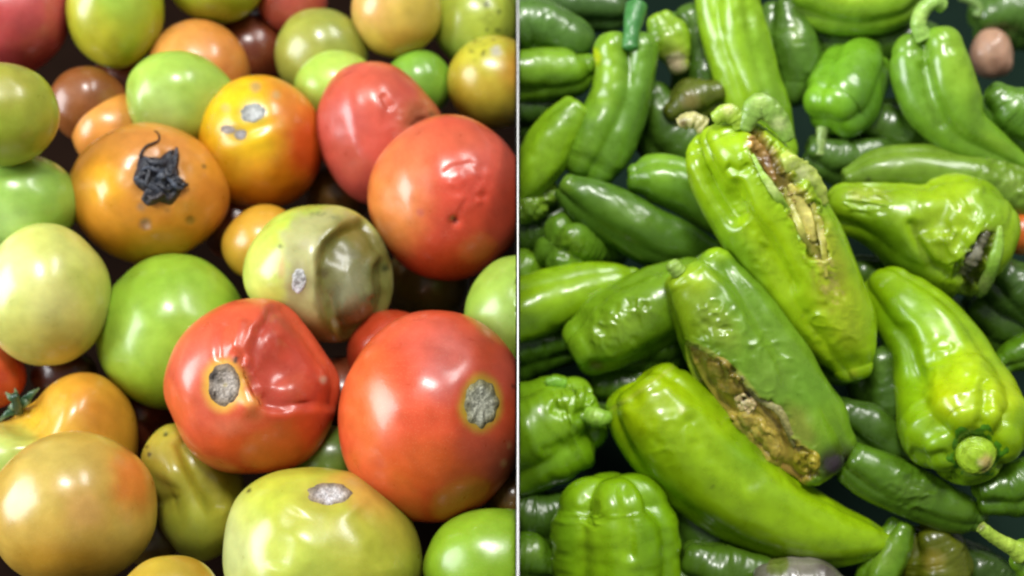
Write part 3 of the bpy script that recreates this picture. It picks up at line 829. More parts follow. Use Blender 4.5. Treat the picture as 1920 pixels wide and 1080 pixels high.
def stalk(*pts, base='#7fa043', patches=(), seed=2, name="stem", mat=None, **k):
    """a stem from photo points (x, y, half width, lift in px towards the camera, relative to the skin under its first point)"""
    def go(b):
        x0, y0 = pts[0][:2]
        p, n = b.hit(x0, y0)
        d0 = float(-((p - CAM) @ BACK))
        tube(name, [(x, y, r, d0 - l * b.pxm) for x, y, r, l in pts], mat or STALK, base, b.obj, patches, seed=seed, **k)
    return go


def both(*g):
    return lambda b: [x(b) for x in g]


def flap(name, outline, base, patches=(), mat=None, **k):
    o = np.array(outline, float)
    c = o.mean(0)
    return lambda b: scab(b, name, c[0], c[1], 10, 10, mat or DRY, base, patches, outline=outline, **k)


# --- far and deep ones first
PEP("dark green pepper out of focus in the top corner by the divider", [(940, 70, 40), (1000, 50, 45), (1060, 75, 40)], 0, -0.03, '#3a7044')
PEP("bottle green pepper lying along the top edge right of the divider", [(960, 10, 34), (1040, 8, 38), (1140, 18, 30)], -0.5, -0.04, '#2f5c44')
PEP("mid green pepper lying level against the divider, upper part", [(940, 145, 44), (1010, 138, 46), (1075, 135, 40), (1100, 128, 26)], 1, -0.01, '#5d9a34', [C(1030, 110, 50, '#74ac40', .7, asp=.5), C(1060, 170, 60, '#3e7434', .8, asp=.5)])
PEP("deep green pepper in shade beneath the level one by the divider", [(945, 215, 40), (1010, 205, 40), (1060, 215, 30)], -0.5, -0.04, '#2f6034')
PEP("lime pepper leaning steeply against the divider, tip down", [(1080, 208, 36), (1050, 245, 48), (1015, 300, 50), (985, 345, 38), (970, 370, 22)], 2, 0, '#72ac2c', [C(1060, 220, 40, '#5f9c30', .7), C(1000, 320, 50, '#7ab42c', .6)], lobes=(3, .1, .6))
PEP("crumpled light green pepper end below the leaning lime one", [(958, 375, 50), (995, 375, 42), (1020, 365, 26)], 1, -0.015, '#6c9a44', [C(985, 350, 20, '#a8b878', .6), C(1000, 400, 24, '#4f8030', .6)], [('wrinkle', 995, 375, 50, 4, 16)], lobes=(4, .22, .2))
PEP("long two-lobed pepper with a yellow bruise at its shoulder", [(1172, 95, 62), (1172, 140, 60), (1160, 195, 62), (1135, 250, 66), (1115, 290, 64), (1104, 312, 56)], 2.5, 0.005, '#4c8c38',
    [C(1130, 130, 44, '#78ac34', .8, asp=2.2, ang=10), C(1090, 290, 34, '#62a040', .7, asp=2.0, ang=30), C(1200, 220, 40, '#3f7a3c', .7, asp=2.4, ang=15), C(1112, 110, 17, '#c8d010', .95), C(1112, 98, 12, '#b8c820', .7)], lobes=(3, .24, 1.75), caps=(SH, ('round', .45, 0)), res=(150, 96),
    extra=stalk((1182, 92, 17, 4), (1184, 60, 16, 2), (1190, 28, 19, -6), (1194, 10, 20, -14), base='#3f7a3a', n=24))
PEP("short upright pepper with a pale dried tip, out of focus", [(1236, 38, 24), (1250, 68, 36), (1264, 98, 30), (1270, 118, 20)], 1.5, -0.01, '#7cac3c', [C(1268, 118, 30, '#c0ab8a', .9, asp=1.3), C(1262, 80, 26, '#a2c070', .5), C(1225, 60, 24, '#4c8838', .8)], lobes=(3, .12, 2.2))
PEP("dim brownish pepper in the gap above the torn pepper's stem", [(1262, 215, 24), (1300, 190, 34), (1335, 180, 26)], -0.5, -0.035, '#56602c', [C(1295, 190, 24, '#7a6a34', .6)])
PEP("tall glossy pepper hanging in from the top edge behind the torn one", [(1362, -40, 66), (1372, 30, 68), (1390, 100, 68), (1412, 170, 64), (1440, 235, 56), (1460, 275, 40)], 3, 0.01, '#79b030',
    [C(1350, 60, 40, '#86bc38', .6, asp=3), C(1430, 120, 40, '#5f9a34', .75, asp=3.2, ang=-18), C(1450, 220, 50, '#4f8a34', .8, asp=1.6), C(1380, 170, 30, '#8cc040', .5, asp=2)], [('crease', [(1395, -20), (1410, 80), (1440, 190)], 9, 5)], lobes=(3, .18, 1.1), res=(150, 96))
PEP("dark blurred pepper standing upright right of the tall glossy one", [(1470, 20, 32), (1478, 70, 42), (1485, 120, 42), (1482, 160, 30)], 0.5, -0.03, '#42783f', [C(1492, 60, 14, '#7ba06a', .5, asp=2.4)])
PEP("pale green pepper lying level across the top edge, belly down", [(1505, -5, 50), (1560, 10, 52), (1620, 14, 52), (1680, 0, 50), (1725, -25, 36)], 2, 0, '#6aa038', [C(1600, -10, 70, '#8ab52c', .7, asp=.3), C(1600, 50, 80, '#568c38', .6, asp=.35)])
PEP("blocky pepper end-on with its stem hanging below it", [(1610, 118, 58, -40), (1600, 140, 70, 0), (1580, 185, 72, 40), (1566, 205, 66, 50)], 2, 0, '#4f9c36', [C(1550, 180, 44, '#62ac3c', .7), C(1630, 190, 44, '#37783a', .8, asp=1.8), C(1560, 130, 40, '#459234', .5)], lobes=(4, .12, .8), caps=(RD, BL), res=(120, 96), wob=.03,
    extra=stalk((1542, 240, 12, 4), (1540, 262, 10, 6), (1538, 290, 13, 2), base='#8aa458', n=20))
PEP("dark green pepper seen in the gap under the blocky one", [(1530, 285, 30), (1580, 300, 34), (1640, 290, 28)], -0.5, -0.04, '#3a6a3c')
PEP("grey-green pepper tapering to the right edge with a hooked stem", [(1742, 92, 66), (1748, 130, 76), (1770, 190, 74), (1800, 240, 58), (1850, 272, 42), (1900, 300, 26), (1945, 330, 16)], 2.5, 0.005, '#5c9a3e',
    [C(1800, 110, 50, '#7cae44', .7, asp=2, ang=-10), C(1700, 160, 40, '#4f9040', .7, asp=2, ang=-15), C(1760, 230, 50, '#528c3c', .6), C(1838, 130, 16, '#88b028', .7, asp=3), C(1870, 270, 40, '#7fb44a', .6, asp=.4, ang=35)], [('crease', [(1728, 110), (1742, 180), (1770, 250)], 12, 8)], lobes=(3, .26, 1.3), res=(150, 96),
    extra=stalk((1733, 72, 17, 4), (1722, 48, 15, 10), (1730, 20, 14, 14), (1752, 4, 14, 14), (1768, 12, 13, 6), base='#8db352', patches=[C(1725, 30, 20, '#a2c060', .6)], n=40))
PEP("bottle green pepper in the top right corner with a thin stem", [(1850, 40, 44), (1895, 30, 52), (1950, 40, 50)], 1, -0.02, '#3a7040', [C(1890, 60, 50, '#2a5838', .7, asp=.5)], extra=stalk((1832, 30, 9, 6), (1836, 15, 8, 10), (1822, 2, 8, 12), (1800, -6, 7, 12), base='#7a9a50', n=24))
T("pinkish tan potato, blurred, behind the hooked-stem pepper", 1862, 104, 38, 46, 1.2, -0.02, '#b58e74', [C(1850, 90, 26, '#c09a80', .6), C(1875, 125, 24, '#9a7058', .6)], wob=.14, cat="potato")
FRUIT[-1]['side'] = 1
PEP("dark green pepper on the right edge below the potato", [(1862, 185, 34), (1890, 210, 48), (1930, 240, 46)], 1.5, -0.01, '#3c7a34', [C(1905, 175, 40, '#4f8e3c', .6)])
PEP("broad grey-green pepper with grey streaks behind the caved-in one", [(1590, 335, 22), (1650, 322, 44), (1730, 322, 52), (1820, 338, 58), (1890, 360, 56), (1950, 385, 50)], 2.2, 0, '#5f8a3c', [C(1700, 300, 90, '#6a9248', .6, asp=.3), C(1880, 340, 60, '#7a9a64', .6, asp=.35, ang=15, **{'in': (16, -.1)}), C(1628, 338, 8, '#26331c', .8)], [('wrinkle', 1880, 340, 70, 2.5, 22)], lobes=(3, .1, .4), res=(150, 80))
PEP("mid green pepper peeping out left of the torn one", [(1190, 335, 30), (1225, 335, 46), (1280, 350, 52), (1345, 395, 48), (1390, 430, 40)], 2, 0, '#4f9238', [C(1240, 310, 44, '#68a63c', .7), C(1280, 400, 60, '#3f7a34', .7, asp=.5)], lobes=(3, .16, 2.4))
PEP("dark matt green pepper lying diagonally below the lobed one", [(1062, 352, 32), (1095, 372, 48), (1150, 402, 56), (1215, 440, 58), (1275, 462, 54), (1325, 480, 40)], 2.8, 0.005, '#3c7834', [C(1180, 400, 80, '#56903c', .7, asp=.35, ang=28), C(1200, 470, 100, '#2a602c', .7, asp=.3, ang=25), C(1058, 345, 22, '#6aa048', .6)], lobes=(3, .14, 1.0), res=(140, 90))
PEP("soft green pepper end with a dull hollow near the divider", [(1120, 480, 52, -30), (1085, 470, 58, 0), (1055, 462, 54, 30)], 1, -0.02, '#4a8534', [C(1070, 465, 36, '#6a9c3a', .7), C(1040, 480, 30, '#38702c', .6)], [('dent', 1060, 470, 26, 9), ('wrinkle', 1060, 470, 50, 2.5, 18)], lobes=(4, .2, .3), caps=(RD, BL))
PEP("light green pepper end in the corner of the divider below the hollow one", [(950, 510, 40), (985, 520, 40), (1005, 530, 26)], 0.5, -0.02, '#5f9a34')
PEP("long lime pepper pointing right from the divider", [(930, 600, 66), (990, 578, 66), (1050, 558, 58), (1110, 540, 50), (1160, 526, 34), (1185, 520, 20)], 2.6, 0, '#7cb424', [C(1060, 545, 90, '#8cc02c', .6, asp=.3, ang=-12), C(1010, 610, 80, '#5d9628', .7, asp=.35)], lobes=(3, .12, 2.2), res=(120, 80))
PEP("dark green pepper under the long lime one by the divider", [(940, 660, 56), (1000, 650, 52), (1050, 645, 38)], 1, -0.02, '#2f6a24', [C(1000, 625, 60, '#4f8a30', .6, asp=.3)])
PEP("blunt wet pepper with glassy soaked patches below the long lime one", [(1100, 650, 62), (1135, 630, 74), (1190, 595, 80), (1250, 565, 78), (1300, 545, 66)], 3, 0.005, '#66a02c',
    [C(1170, 610, 80, '#7fa850', .6, asp=.5, ang=-25, rough=-.18), C(1080, 640, 30, '#6fae30', .6), C(1120, 685, 22, '#7a6438', .8, asp=.5, ang=20), C(1160, 680, 40, '#8ab02c', .7, asp=.4, ang=-25), C(1230, 660, 80, '#3c7a20', .7, asp=.4, ang=-25)],  # first patch paints the wet highlight, besides lowering roughness
    [('wrinkle', 1165, 605, 90, 2.6, 22, .6, -30), ('dent', 1110, 690, 20, 7), ('dent', 1130, 620, 20, 4), ('dent', 1190, 605, 22, 3)], lobes=(3, .16, 2.6), caps=(BL, RD), res=(170, 110))
PEP("bright pepper with knobbly shoulders and a stub of stem touching its neighbour", [(1092, 775, 74), (1075, 782, 92), (1040, 798, 102), (990, 822, 104), (930, 850, 96)], 3, 0.01, '#62a41e',
    [C(1050, 760, 40, '#7ab434', .6, asp=1.6), C(1090, 730, 40, '#76ae38', .7), C(1000, 880, 90, '#549218', .7, asp=.4), C(1098, 800, 34, '#3f7a20', .7), C(1000, 770, 60, '#70ae2c', .5)],
    [('crease', [(1110, 770), (1070, 775), (1030, 760)], 12, 9), ('wrinkle', 1085, 760, 50, 5, 20), ('dent', 1085, 740, 16, -9), ('crease', [(1100, 810), (1060, 835), (1010, 850)], 12, 6)], lobes=(4, .16, .6), caps=(SH, RD), res=(160, 110),
    extra=both(stalk((1100, 778, 16, 8), (1115, 782, 19, 16), (1128, 784, 17, 18), (1144, 782, 11, 14), base='#8ab83a', patches=[C(1118, 775, 16, '#a2c65a', .7)], n=30), stalk((1060, 720, 10, 2), (1040, 716, 11, 8), (1024, 718, 8, 10), base='#7cb038', n=20, name="sepal", flat=.7)))
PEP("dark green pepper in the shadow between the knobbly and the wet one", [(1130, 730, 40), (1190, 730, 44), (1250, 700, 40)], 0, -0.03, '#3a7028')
PEP("curved yellow-green pepper tapering to a point at lower right", [(1198, 730, 78), (1214, 754, 92), (1258, 810, 106), (1322, 870, 104), (1400, 928, 96), (1480, 974, 80), (1560, 1002, 62), (1625, 1012, 42), (1660, 1014, 22)], 4, 0.015, '#84b814',
    [C(1230, 745, 70, '#a0c410', .85), C(1300, 800, 60, '#8cba14', .6), C(1180, 790, 40, '#a4c808', .7), C(1400, 850, 60, '#5c9a18', .8, asp=.6, ang=45), C(1330, 930, 130, '#80b410', .6, asp=.3, ang=35), C(1440, 915, 90, '#7eb438', .6, asp=.3, ang=30), C(1560, 1030, 100, '#6ca008', .6, asp=.3), C(1278, 768, 10, '#b0b030', .6), C(1336, 913, 4, '#3a5010', .8),
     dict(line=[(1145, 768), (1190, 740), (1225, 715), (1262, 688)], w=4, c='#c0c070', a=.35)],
    [('dent', 1185, 745, 22, 9), ('crease', [(1290, 770), (1330, 850), (1430, 920)], 22, 7), ('wrinkle', 1260, 820, 70, 1.5, 26)], lobes=(3, .12, 2.6), caps=(('shoulder', .22, .2), PT), res=(220, 120))
PEP("upright blocky pepper at the bottom edge with long bright highlights", [(1150, 945, 104), (1152, 975, 116), (1156, 1030, 121), (1156, 1090, 118), (1150, 1150, 100)], 3.5, 0.01, '#6eae18', [C(1110, 970, 44, '#86bc34', .5, asp=2.4), C(1230, 1010, 50, '#549618', .75, asp=2.4), C(1170, 1000, 30, '#82bc18', .5, asp=2.6), C(1060, 1010, 30, '#4f9020', .7, asp=3)],  # tall pale patch on the left is a painted highlight
    [('crease', [(1165, 900), (1180, 960), (1182, 1060)], 13, 9), ('wrinkle', 1105, 960, 40, 2.5, 16)], lobes=(4, .15, .95), caps=(('round', .5, .03), RD), res=(150, 120), wob=.05)
PEP("green pepper in the bottom corner by the divider", [(950, 1050, 44), (990, 1050, 48), (1030, 1062, 36)], 1, -0.015, '#3f7d24', [C(1000, 1030, 24, '#74a850', .5)])
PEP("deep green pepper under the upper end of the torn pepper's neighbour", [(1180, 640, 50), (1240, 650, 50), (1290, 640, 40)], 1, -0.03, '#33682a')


def torn_low(b):
    ribbon("torn_skin", [(1286, 645, 2), (1296, 680, 7), (1318, 725, 8), (1342, 772, 6), (1350, 785, 2)], "#a0b428", mat=STALK)(b)
    flap("rotten_pulp", [(1378, 738), (1402, 742), (1420, 760), (1408, 775), (1385, 768)], '#d6bf86', [C(1395, 755, 10, '#e6d6a8', .8)], mat=PULP, height=4, rough_h=7, rscale=9)(b)
    flap("rotten_pulp", [(1490, 850), (1512, 842), (1535, 850), (1536, 878), (1512, 892), (1488, 880)], '#a8982a', [C(1500, 868, 5, '#4a3812', .8), C(1520, 865, 12, '#b8ac38', .7)], mat=PULP, height=6, rough_h=6, rscale=12)(b)
    flap("rotten_pulp", [(1345, 775), (1380, 770), (1440, 800), (1472, 850), (1462, 880), (1420, 860), (1380, 815)], '#bca846', [C(1400, 805, 24, '#bcae58', .7, **{'in': (9, -.1)}), C(1440, 850, 24, '#a88a40', .7, **{'in': (9, 0)}), C(1390, 790, 16, '#76602a', .6, **{'in': (7, 0)})], mat=PULP, height=9, rough_h=8, rscale=20, rings=24, segs=80)(b)
    flap("rotten_pulp", [(1325, 672), (1345, 668), (1372, 700), (1395, 742), (1375, 742), (1345, 712)], '#8c7c2c', [C(1345, 700, 12, '#b09c48', .7)], mat=PULP, height=7, rough_h=6, rscale=14)(b)
    stalk((1275, 512, 15, -6), (1264, 500, 15, -4), (1258, 492, 11, -6), base='#8fae4c', n=20)(b)
    ribbon("torn_skin", [(1390, 705, 2), (1420, 745, 5), (1458, 768, 7), (1476, 800, 7), (1490, 838, 3)], "#8f8a50", wob=.25)(b)


PEP("split dark green pepper whose rotten brown flesh is laid bare", [(1296, 508, 72, 0), (1313, 532, 82, 0), (1350, 590, 97, 0), (1400, 670, 105, 0), (1455, 745, 104, 0), (1508, 815, 96, 0), (1540, 855, 78, 0)], 5, 0.035, '#5a9236',
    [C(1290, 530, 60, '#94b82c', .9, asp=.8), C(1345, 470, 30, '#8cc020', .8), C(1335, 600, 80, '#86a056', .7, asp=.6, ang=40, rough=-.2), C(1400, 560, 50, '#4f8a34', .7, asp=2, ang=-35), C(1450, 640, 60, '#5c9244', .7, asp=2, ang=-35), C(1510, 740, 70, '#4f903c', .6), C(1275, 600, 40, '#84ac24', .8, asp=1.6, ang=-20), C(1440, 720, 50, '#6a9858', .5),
     C(1575, 870, 46, '#2c2228', .95, nz=.1), C(1555, 870, 26, '#40323a', .7), C(1500, 800, 34, '#8a8850', .7, asp=1.6, ang=-35), C(1550, 790, 40, '#66a034', .6),
     dict(poly=[(1290, 642), (1330, 660), (1385, 700), (1422, 746), (1462, 766), (1486, 822), (1528, 850), (1534, 888), (1500, 915), (1440, 892), (1375, 842), (1350, 790), (1318, 735), (1298, 690)], c='#aa963c', a=1, soft=5, nz=5, rough=.02),
     dict(poly=[(1330, 670), (1385, 705), (1410, 745), (1395, 765), (1350, 720)], c='#4a4214', a=.8, soft=8), C(1335, 700, 44, '#84862c', .75, asp=.6, ang=45), C(1400, 745, 12, '#1d1a0c', .9, asp=1.6, ang=-40), C(1425, 810, 60, '#c0a850', .6, **{'in': (12, .05)}), C(1440, 840, 70, '#5a4214', .7, **{'in': (10, .2)}), C(1420, 870, 44, '#a8a020', .6, asp=.5, ang=40), C(1480, 890, 40, '#b88a40', .6, asp=.5, ang=30),
     dict(line=[(1290, 642), (1332, 660), (1388, 702), (1422, 748), (1462, 768), (1488, 822)], w=5, c='#a8ae78', a=.7)],
    [('pit', [(1290, 642), (1330, 660), (1385, 700), (1422, 746), (1462, 766), (1486, 822), (1528, 850), (1534, 888), (1500, 915), (1440, 892), (1375, 842), (1350, 790), (1318, 735), (1298, 690)], 9, 13, 5, 24),
     ('crease', [(1345, 470), (1400, 560), (1470, 690), (1530, 800)], 14, 8), ('dent', 1300, 500, 24, 6), ('dent', 1350, 615, 40, 7, .5, 15), ('wrinkle', 1345, 610, 60, 2.6, 22), ('wrinkle', 1440, 690, 110, 2.0, 30, .6, 55), ('dent', 1262, 540, 14, -4)],
    lobes=(3, .17, 2.3), caps=(('shoulder', .16, .15), ('shoulder', .4, .05)), res=(300, 190), rz=.8, extra=torn_low)


def torn_high(b):
    stalk((1322, 236, 17, -2), (1302, 226, 16, -2), (1286, 226, 13, -6), (1278, 232, 14, -12), base='#a8a468', patches=[C(1280, 230, 10, '#6a5a34', .8), C(1300, 218, 14, '#c4bf80', .6)], n=30, wob=.16)(b)
    stalk((1398, 244, 12, 2), (1408, 216, 20, 10), (1424, 198, 23, 14), (1446, 210, 22, 14), (1464, 232, 18, 10), (1480, 262, 12, 4), base="#7d9f42", patches=[C(1425, 190, 18, "#9cb85a", .7), C(1460, 232, 16, "#b4c47c", .8)], name="torn_skin", n=50, flat=.5, wob=.09)(b)
    stalk((1390, 240, 12, 2), (1380, 220, 17, 6), (1360, 212, 18, 6), (1338, 224, 12, 2), base="#92b034", patches=[C(1365, 204, 14, "#c6c67c", .7)], name="calyx", n=40, flat=.6, wob=.09)(b)
    ribbon("rotten_pulp", [(1406, 258, 6), (1424, 282, 10), (1438, 310, 9), (1452, 338, 5)], "#8a6a2c", [C(1415, 270, 14, "#d0a860", .8), C(1440, 300, 12, "#5a3a18", .8)], wob=.3, mat=PULP)(b)
    ribbon("seed_membrane", [(1480, 346, 5), (1497, 380, 13), (1514, 418, 15), (1527, 452, 6)], "#d2ca68", [C(1508, 410, 24, "#dfd87c", .7)], mat=STALK, lift=3, wob=.1)(b)
    ribbon("seed_membrane", [(1470, 352, 3), (1482, 385, 6), (1502, 430, 7), (1522, 478, 4)], "#a8a84a", mat=STALK, lift=4, wob=.25)(b)
    ribbon("seed_membrane", [(1522, 380, 4), (1536, 420, 7), (1544, 465, 6), (1550, 520, 3)], "#9a9838", [C(1540, 440, 14, "#c0b860", .7)], mat=STALK, lift=3, wob=.25)(b)
    ribbon("torn_skin", [(1410, 290, 3), (1432, 330, 6), (1458, 368, 7), (1484, 408, 5), (1500, 450, 2)], "#8fb43a", [C(1450, 350, 24, "#b4c078", .6)], mat=STALK, lift=4, wob=.25)(b)
    for x, y, r in ((1478, 365, 5), (1486, 378, 6), (1484, 362, 4), (1433, 290, 5), (1445, 318, 5)):
        flap("seed", [(x + r * math.cos(a), y + r * .8 * math.sin(a)) for a in np.arange(0, 6.2, .8)], '#9a8a3c', height=3.5, rough_h=.6, rings=6, segs=14)(b)
    ribbon("torn_skin", [(1462, 256, 6), (1474, 292, 11), (1496, 318, 19), (1524, 345, 20), (1545, 384, 9)], "#a8b850", [C(1500, 330, 30, "#c4cc8c", .7, **{"in": (9, -.2)}), C(1525, 355, 18, "#8fae3c", .6)], mat=STALK, lift=3, wob=.2, flat=.4)(b)


PEP("torn lime pepper on top of the heap with its brown inside showing", [(1360, 258, 74, 0), (1382, 298, 102, 0), (1428, 370, 112, 0), (1478, 450, 106, 0), (1530, 540, 96, 0), (1571, 610, 84, 0), (1592, 655, 64, 0), (1602, 685, 42, 0)], 6, 0.06, '#84b41a',
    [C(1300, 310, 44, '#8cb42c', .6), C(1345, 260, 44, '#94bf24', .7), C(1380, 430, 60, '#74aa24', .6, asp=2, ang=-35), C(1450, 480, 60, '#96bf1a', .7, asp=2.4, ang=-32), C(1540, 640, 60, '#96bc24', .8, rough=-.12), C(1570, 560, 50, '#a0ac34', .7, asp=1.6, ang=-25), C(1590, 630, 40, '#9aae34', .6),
     C(1560, 420, 40, '#74a830', .8, asp=3, ang=-12), C(1500, 340, 50, '#86a83c', .6), C(1530, 330, 34, '#8fb42c', .7), C(1380, 470, 36, '#5d9a30', .7, asp=2.6, ang=-35),
     dict(poly=[(1396, 240), (1430, 245), (1462, 285), (1490, 330), (1520, 375), (1545, 430), (1555, 490), (1540, 520), (1520, 480), (1490, 420), (1470, 370), (1440, 330), (1410, 285)], c='#b2a848', a=.95, soft=9, nz=9, rough=-.05),
     dict(poly=[(1520, 380), (1560, 420), (1590, 500), (1580, 560), (1545, 540), (1530, 470)], c='#a0a53a', a=.7, soft=14), C(1435, 300, 26, '#5c3c14', .9, asp=2.4, ang=-28), C(1465, 345, 22, '#6a5a20', .8, asp=2, ang=-30), C(1412, 270, 14, '#c89a4c', .8), C(1500, 400, 16, '#d8d070', .8, asp=2.6, ang=-25), C(1545, 500, 40, '#8c7c3c', .6, asp=2, ang=-20, **{'in': (12, 0)}), C(1560, 560, 30, '#a89048', .5, **{'in': (9, .05)}), C(1600, 700, 12, '#a8b048', .7)],
    [('pit', [(1396, 240), (1432, 244), (1464, 286), (1496, 330), (1524, 372), (1548, 430), (1548, 490), (1526, 492), (1498, 430), (1468, 376), (1438, 334), (1408, 288)], 11, 20, 5, 22),
     ('crease', [(1302, 240), (1318, 300), (1345, 360), (1390, 430)], 14, 26), ('crease', [(1375, 330), (1392, 385), (1440, 460), (1500, 560)], 14, 12), ('crease', [(1360, 310), (1385, 322), (1410, 308)], 10, 6), ('dent', 1340, 265, 36, -14, 1.5, -25), ('dent', 1298, 300, 26, -10, 1.5, -25), ('dent', 1416, 245, 20, -6), ('crease', [(1505, 300), (1530, 350), (1560, 430)], 11, 8),
     ('dent', 1535, 325, 30, -9), ('wrinkle', 1510, 345, 44, 4, 20, 1, 0, 1.6, 50), ('wrinkle', 1540, 510, 70, 3, 24, .6, 65, 2, 65), ('wrinkle', 1420, 470, 60, 2.4, 26, .5, 60), ('wrinkle', 1560, 600, 70, 2, 24)],
    lobes=(3, .2, 1.0), caps=(('shoulder', .3, .1), ('round', .6, 0)), res=(320, 200), extra=torn_high)
PEP("dark green pepper tip hidden under the torn lime pepper's point", [(1480, 620, 40), (1530, 660, 44), (1575, 690, 34), (1600, 700, 20)], 3, 0, '#3a7024')


def caved(b):
    ribbon("rotten_pulp", [(1806, 512, 10), (1820, 485, 14), (1838, 455, 10), (1852, 435, 5)], "#63604a", [C(1830, 470, 14, "#85846f", .8), C(1815, 505, 12, "#23231a", .8)], wob=.35, mat=PULP)(b)
    ribbon("torn_skin", [(1874, 424, 4), (1873, 455, 9), (1862, 495, 11), (1846, 535, 12), (1834, 556, 6)], "#86ac3c", [C(1845, 530, 24, "#a0b45c", .8), C(1872, 430, 12, "#a4c454", .6)], mat=STALK, lift=5)(b)


PEP("caved-in light green pepper with a dark rotten mouth at its right end", [(1585, 388, 50), (1620, 395, 57), (1665, 410, 72), (1715, 430, 96), (1765, 440, 116), (1810, 448, 118), (1845, 462, 102)], 4, 0.02, '#84b428',
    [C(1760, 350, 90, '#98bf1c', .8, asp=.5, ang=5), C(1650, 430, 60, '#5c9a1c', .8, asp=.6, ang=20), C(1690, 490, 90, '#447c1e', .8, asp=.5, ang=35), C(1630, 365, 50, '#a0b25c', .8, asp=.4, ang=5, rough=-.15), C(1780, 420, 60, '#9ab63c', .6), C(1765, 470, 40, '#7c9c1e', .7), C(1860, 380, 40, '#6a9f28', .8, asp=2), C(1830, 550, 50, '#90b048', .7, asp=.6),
     dict(poly=[(1796, 505), (1815, 470), (1845, 430), (1865, 432), (1855, 470), (1842, 520), (1815, 540)], c='#5f5c34', a=.9, soft=12, nz=10, nscale=12), C(1725, 430, 20, '#6f8f1e', .7), C(1605, 368, 14, '#c4c888', .5), dict(line=[(1712, 420), (1730, 480), (1790, 520)], w=6, c='#6a8a1c', a=.6)],
    [('pit', [(1788, 512), (1806, 468), (1836, 428), (1868, 424), (1866, 470), (1852, 525), (1820, 548)], 14, 13, 6, 20), ('dent', 1770, 430, 50, 20, .9), ('crease', [(1705, 405), (1718, 450), (1750, 495), (1795, 525)], 10, 10), ('crease', [(1720, 330), (1790, 335), (1850, 360)], 12, -6), ('dent', 1730, 430, 18, 8), ('dent', 1790, 415, 22, -7), ('crease', [(1745, 430), (1755, 450), (1785, 452), (1795, 425)], 7, -6),
     ('wrinkle', 1625, 378, 55, 4, 11, .6, 10, 3.5, 8), ('wrinkle', 1770, 425, 84, 5.0, 36, 1, 0, 1.8, 60), ('dent', 1640, 345, 40, 8)],
    lobes=(3, .12, .8), caps=(RD, ('shoulder', .35, .15)), res=(280, 170), extra=caved)
T("orange carrot end, blurred, at the right edge beside the caved-in pepper", 1915, 438, 36, 38, 2.4, 0, '#c8641c', [C(1900, 470, 24, '#a8561c', .6)], wob=.05, cat="carrot end")
FRUIT[-1]['side'] = 1


def face_stem(b):
    scab(b, "calyx", 1828, 848, 56, 50, STALK, '#4c8418', [C(1828, 848, 40, '#3f7418', .7)], height=0.5, rough_h=3, rscale=9, jag=.12, lobes=(6, .12), rings=12, segs=72)
    p, n = b.hit(1828, 850)
    d0 = float(-((p - CAM) @ BACK))
    u = b.pxm
    tube("stem", [(1826, 842, 31, d0 + 8 * u), (1828, 850, 36, d0 - 12 * u), (1829, 853, 35, d0 - 22 * u), (1830, 855, 27, d0 - 29 * u), (1830, 856, 11, d0 - 32 * u)], STALK, '#98bc28', b.obj,
         [C(1850, 866, 14, '#c2a868', .85, asp=1.3), C(1846, 885, 10, '#a89058', .6), C(1820, 845, 24, '#a8c838', .6), C(1838, 868, 8, '#d8c890', .6)], n=70, segs=28, wob=.07)


PEP("yellow-green bell-shaped pepper turned stem end towards the viewer", [(1826, 836, 94, 116), (1817, 816, 118, 88), (1800, 776, 118, 40), (1774, 712, 100, -10), (1742, 640, 84, -40), (1694, 580, 70, -76), (1664, 548, 54, -96)], 4.5, 0.025, '#78ac14',
    [C(1780, 745, 60, '#bcc808', .75, asp=.8), C(1810, 690, 60, '#a8c808', .8), C(1880, 740, 50, '#b0c810', .8), C(1700, 590, 60, '#6cb016', .7), C(1720, 780, 36, '#74ac14', .8, asp=2), C(1750, 860, 60, '#6aa41c', .8), C(1690, 660, 40, '#5c9c1a', .7, asp=2.4, ang=-25), C(1800, 905, 110, '#5a9418', .8, asp=.35), C(1840, 790, 60, '#a0c010', .6), C(1900, 850, 50, '#84b41c', .7), C(1770, 630, 50, '#84bc14', .5)],
    [('dent', 1828, 848, 62, 22), ('crease', [(1845, 700), (1848, 750), (1840, 810)], 13, 10), ('crease', [(1780, 850), (1740, 860), (1700, 850)], 12, 8), ('crease', [(1720, 720), (1760, 690), (1830, 722)], 20, 6), ('dent', 1780, 760, 40, -8), ('dent', 1885, 765, 34, -8), ('crease', [(1800, 890), (1775, 925), (1760, 950)], 12, 7), ('crease', [(1870, 870), (1900, 890)], 10, 6), ('wrinkle', 1780, 690, 80, 1.6, 26), ('crease', [(1690, 600), (1715, 680), (1730, 740)], 14, 6)],
    lobes=(4, .12, .5), caps=(('shoulder', .28, .12), RD), rz=.95, res=(240, 150), extra=face_stem)
PEP("long dark wet pepper with a bent tip under the split one", [(1600, 868, 44), (1640, 890, 52), (1700, 918, 52), (1760, 945, 48), (1805, 962, 40), (1825, 968, 28)], 3, 0, '#3c7426', [C(1720, 920, 50, '#4c7838', .6, asp=.5, ang=20), C(1800, 960, 30, '#467a24', .6)], [('wrinkle', 1710, 920, 60, 2.6, 20), ('dent', 1775, 930, 20, 5)], lobes=(3, .12, 1.0), res=(150, 90))
PEP("blackish green pepper behind the long dark wet one", [(1580, 780, 44), (1630, 805, 50), (1680, 845, 44), (1700, 875, 30)], 2, -0.01, '#2f5c2a', [C(1640, 790, 30, '#3a6040', .5, asp=.5, ang=30)])
PEP("dark green curved pepper on the right edge above the bell-shaped one", [(1880, 680, 24), (1905, 665, 34), (1950, 650, 40)], 2, 0, '#3f8420', [C(1905, 680, 20, '#64a444', .6, asp=.4)])
PEP("shaded green pepper at the right edge under the bell-shaped one", [(1850, 925, 36), (1900, 915, 46), (1950, 900, 46)], 1.5, -0.01, '#37701c')
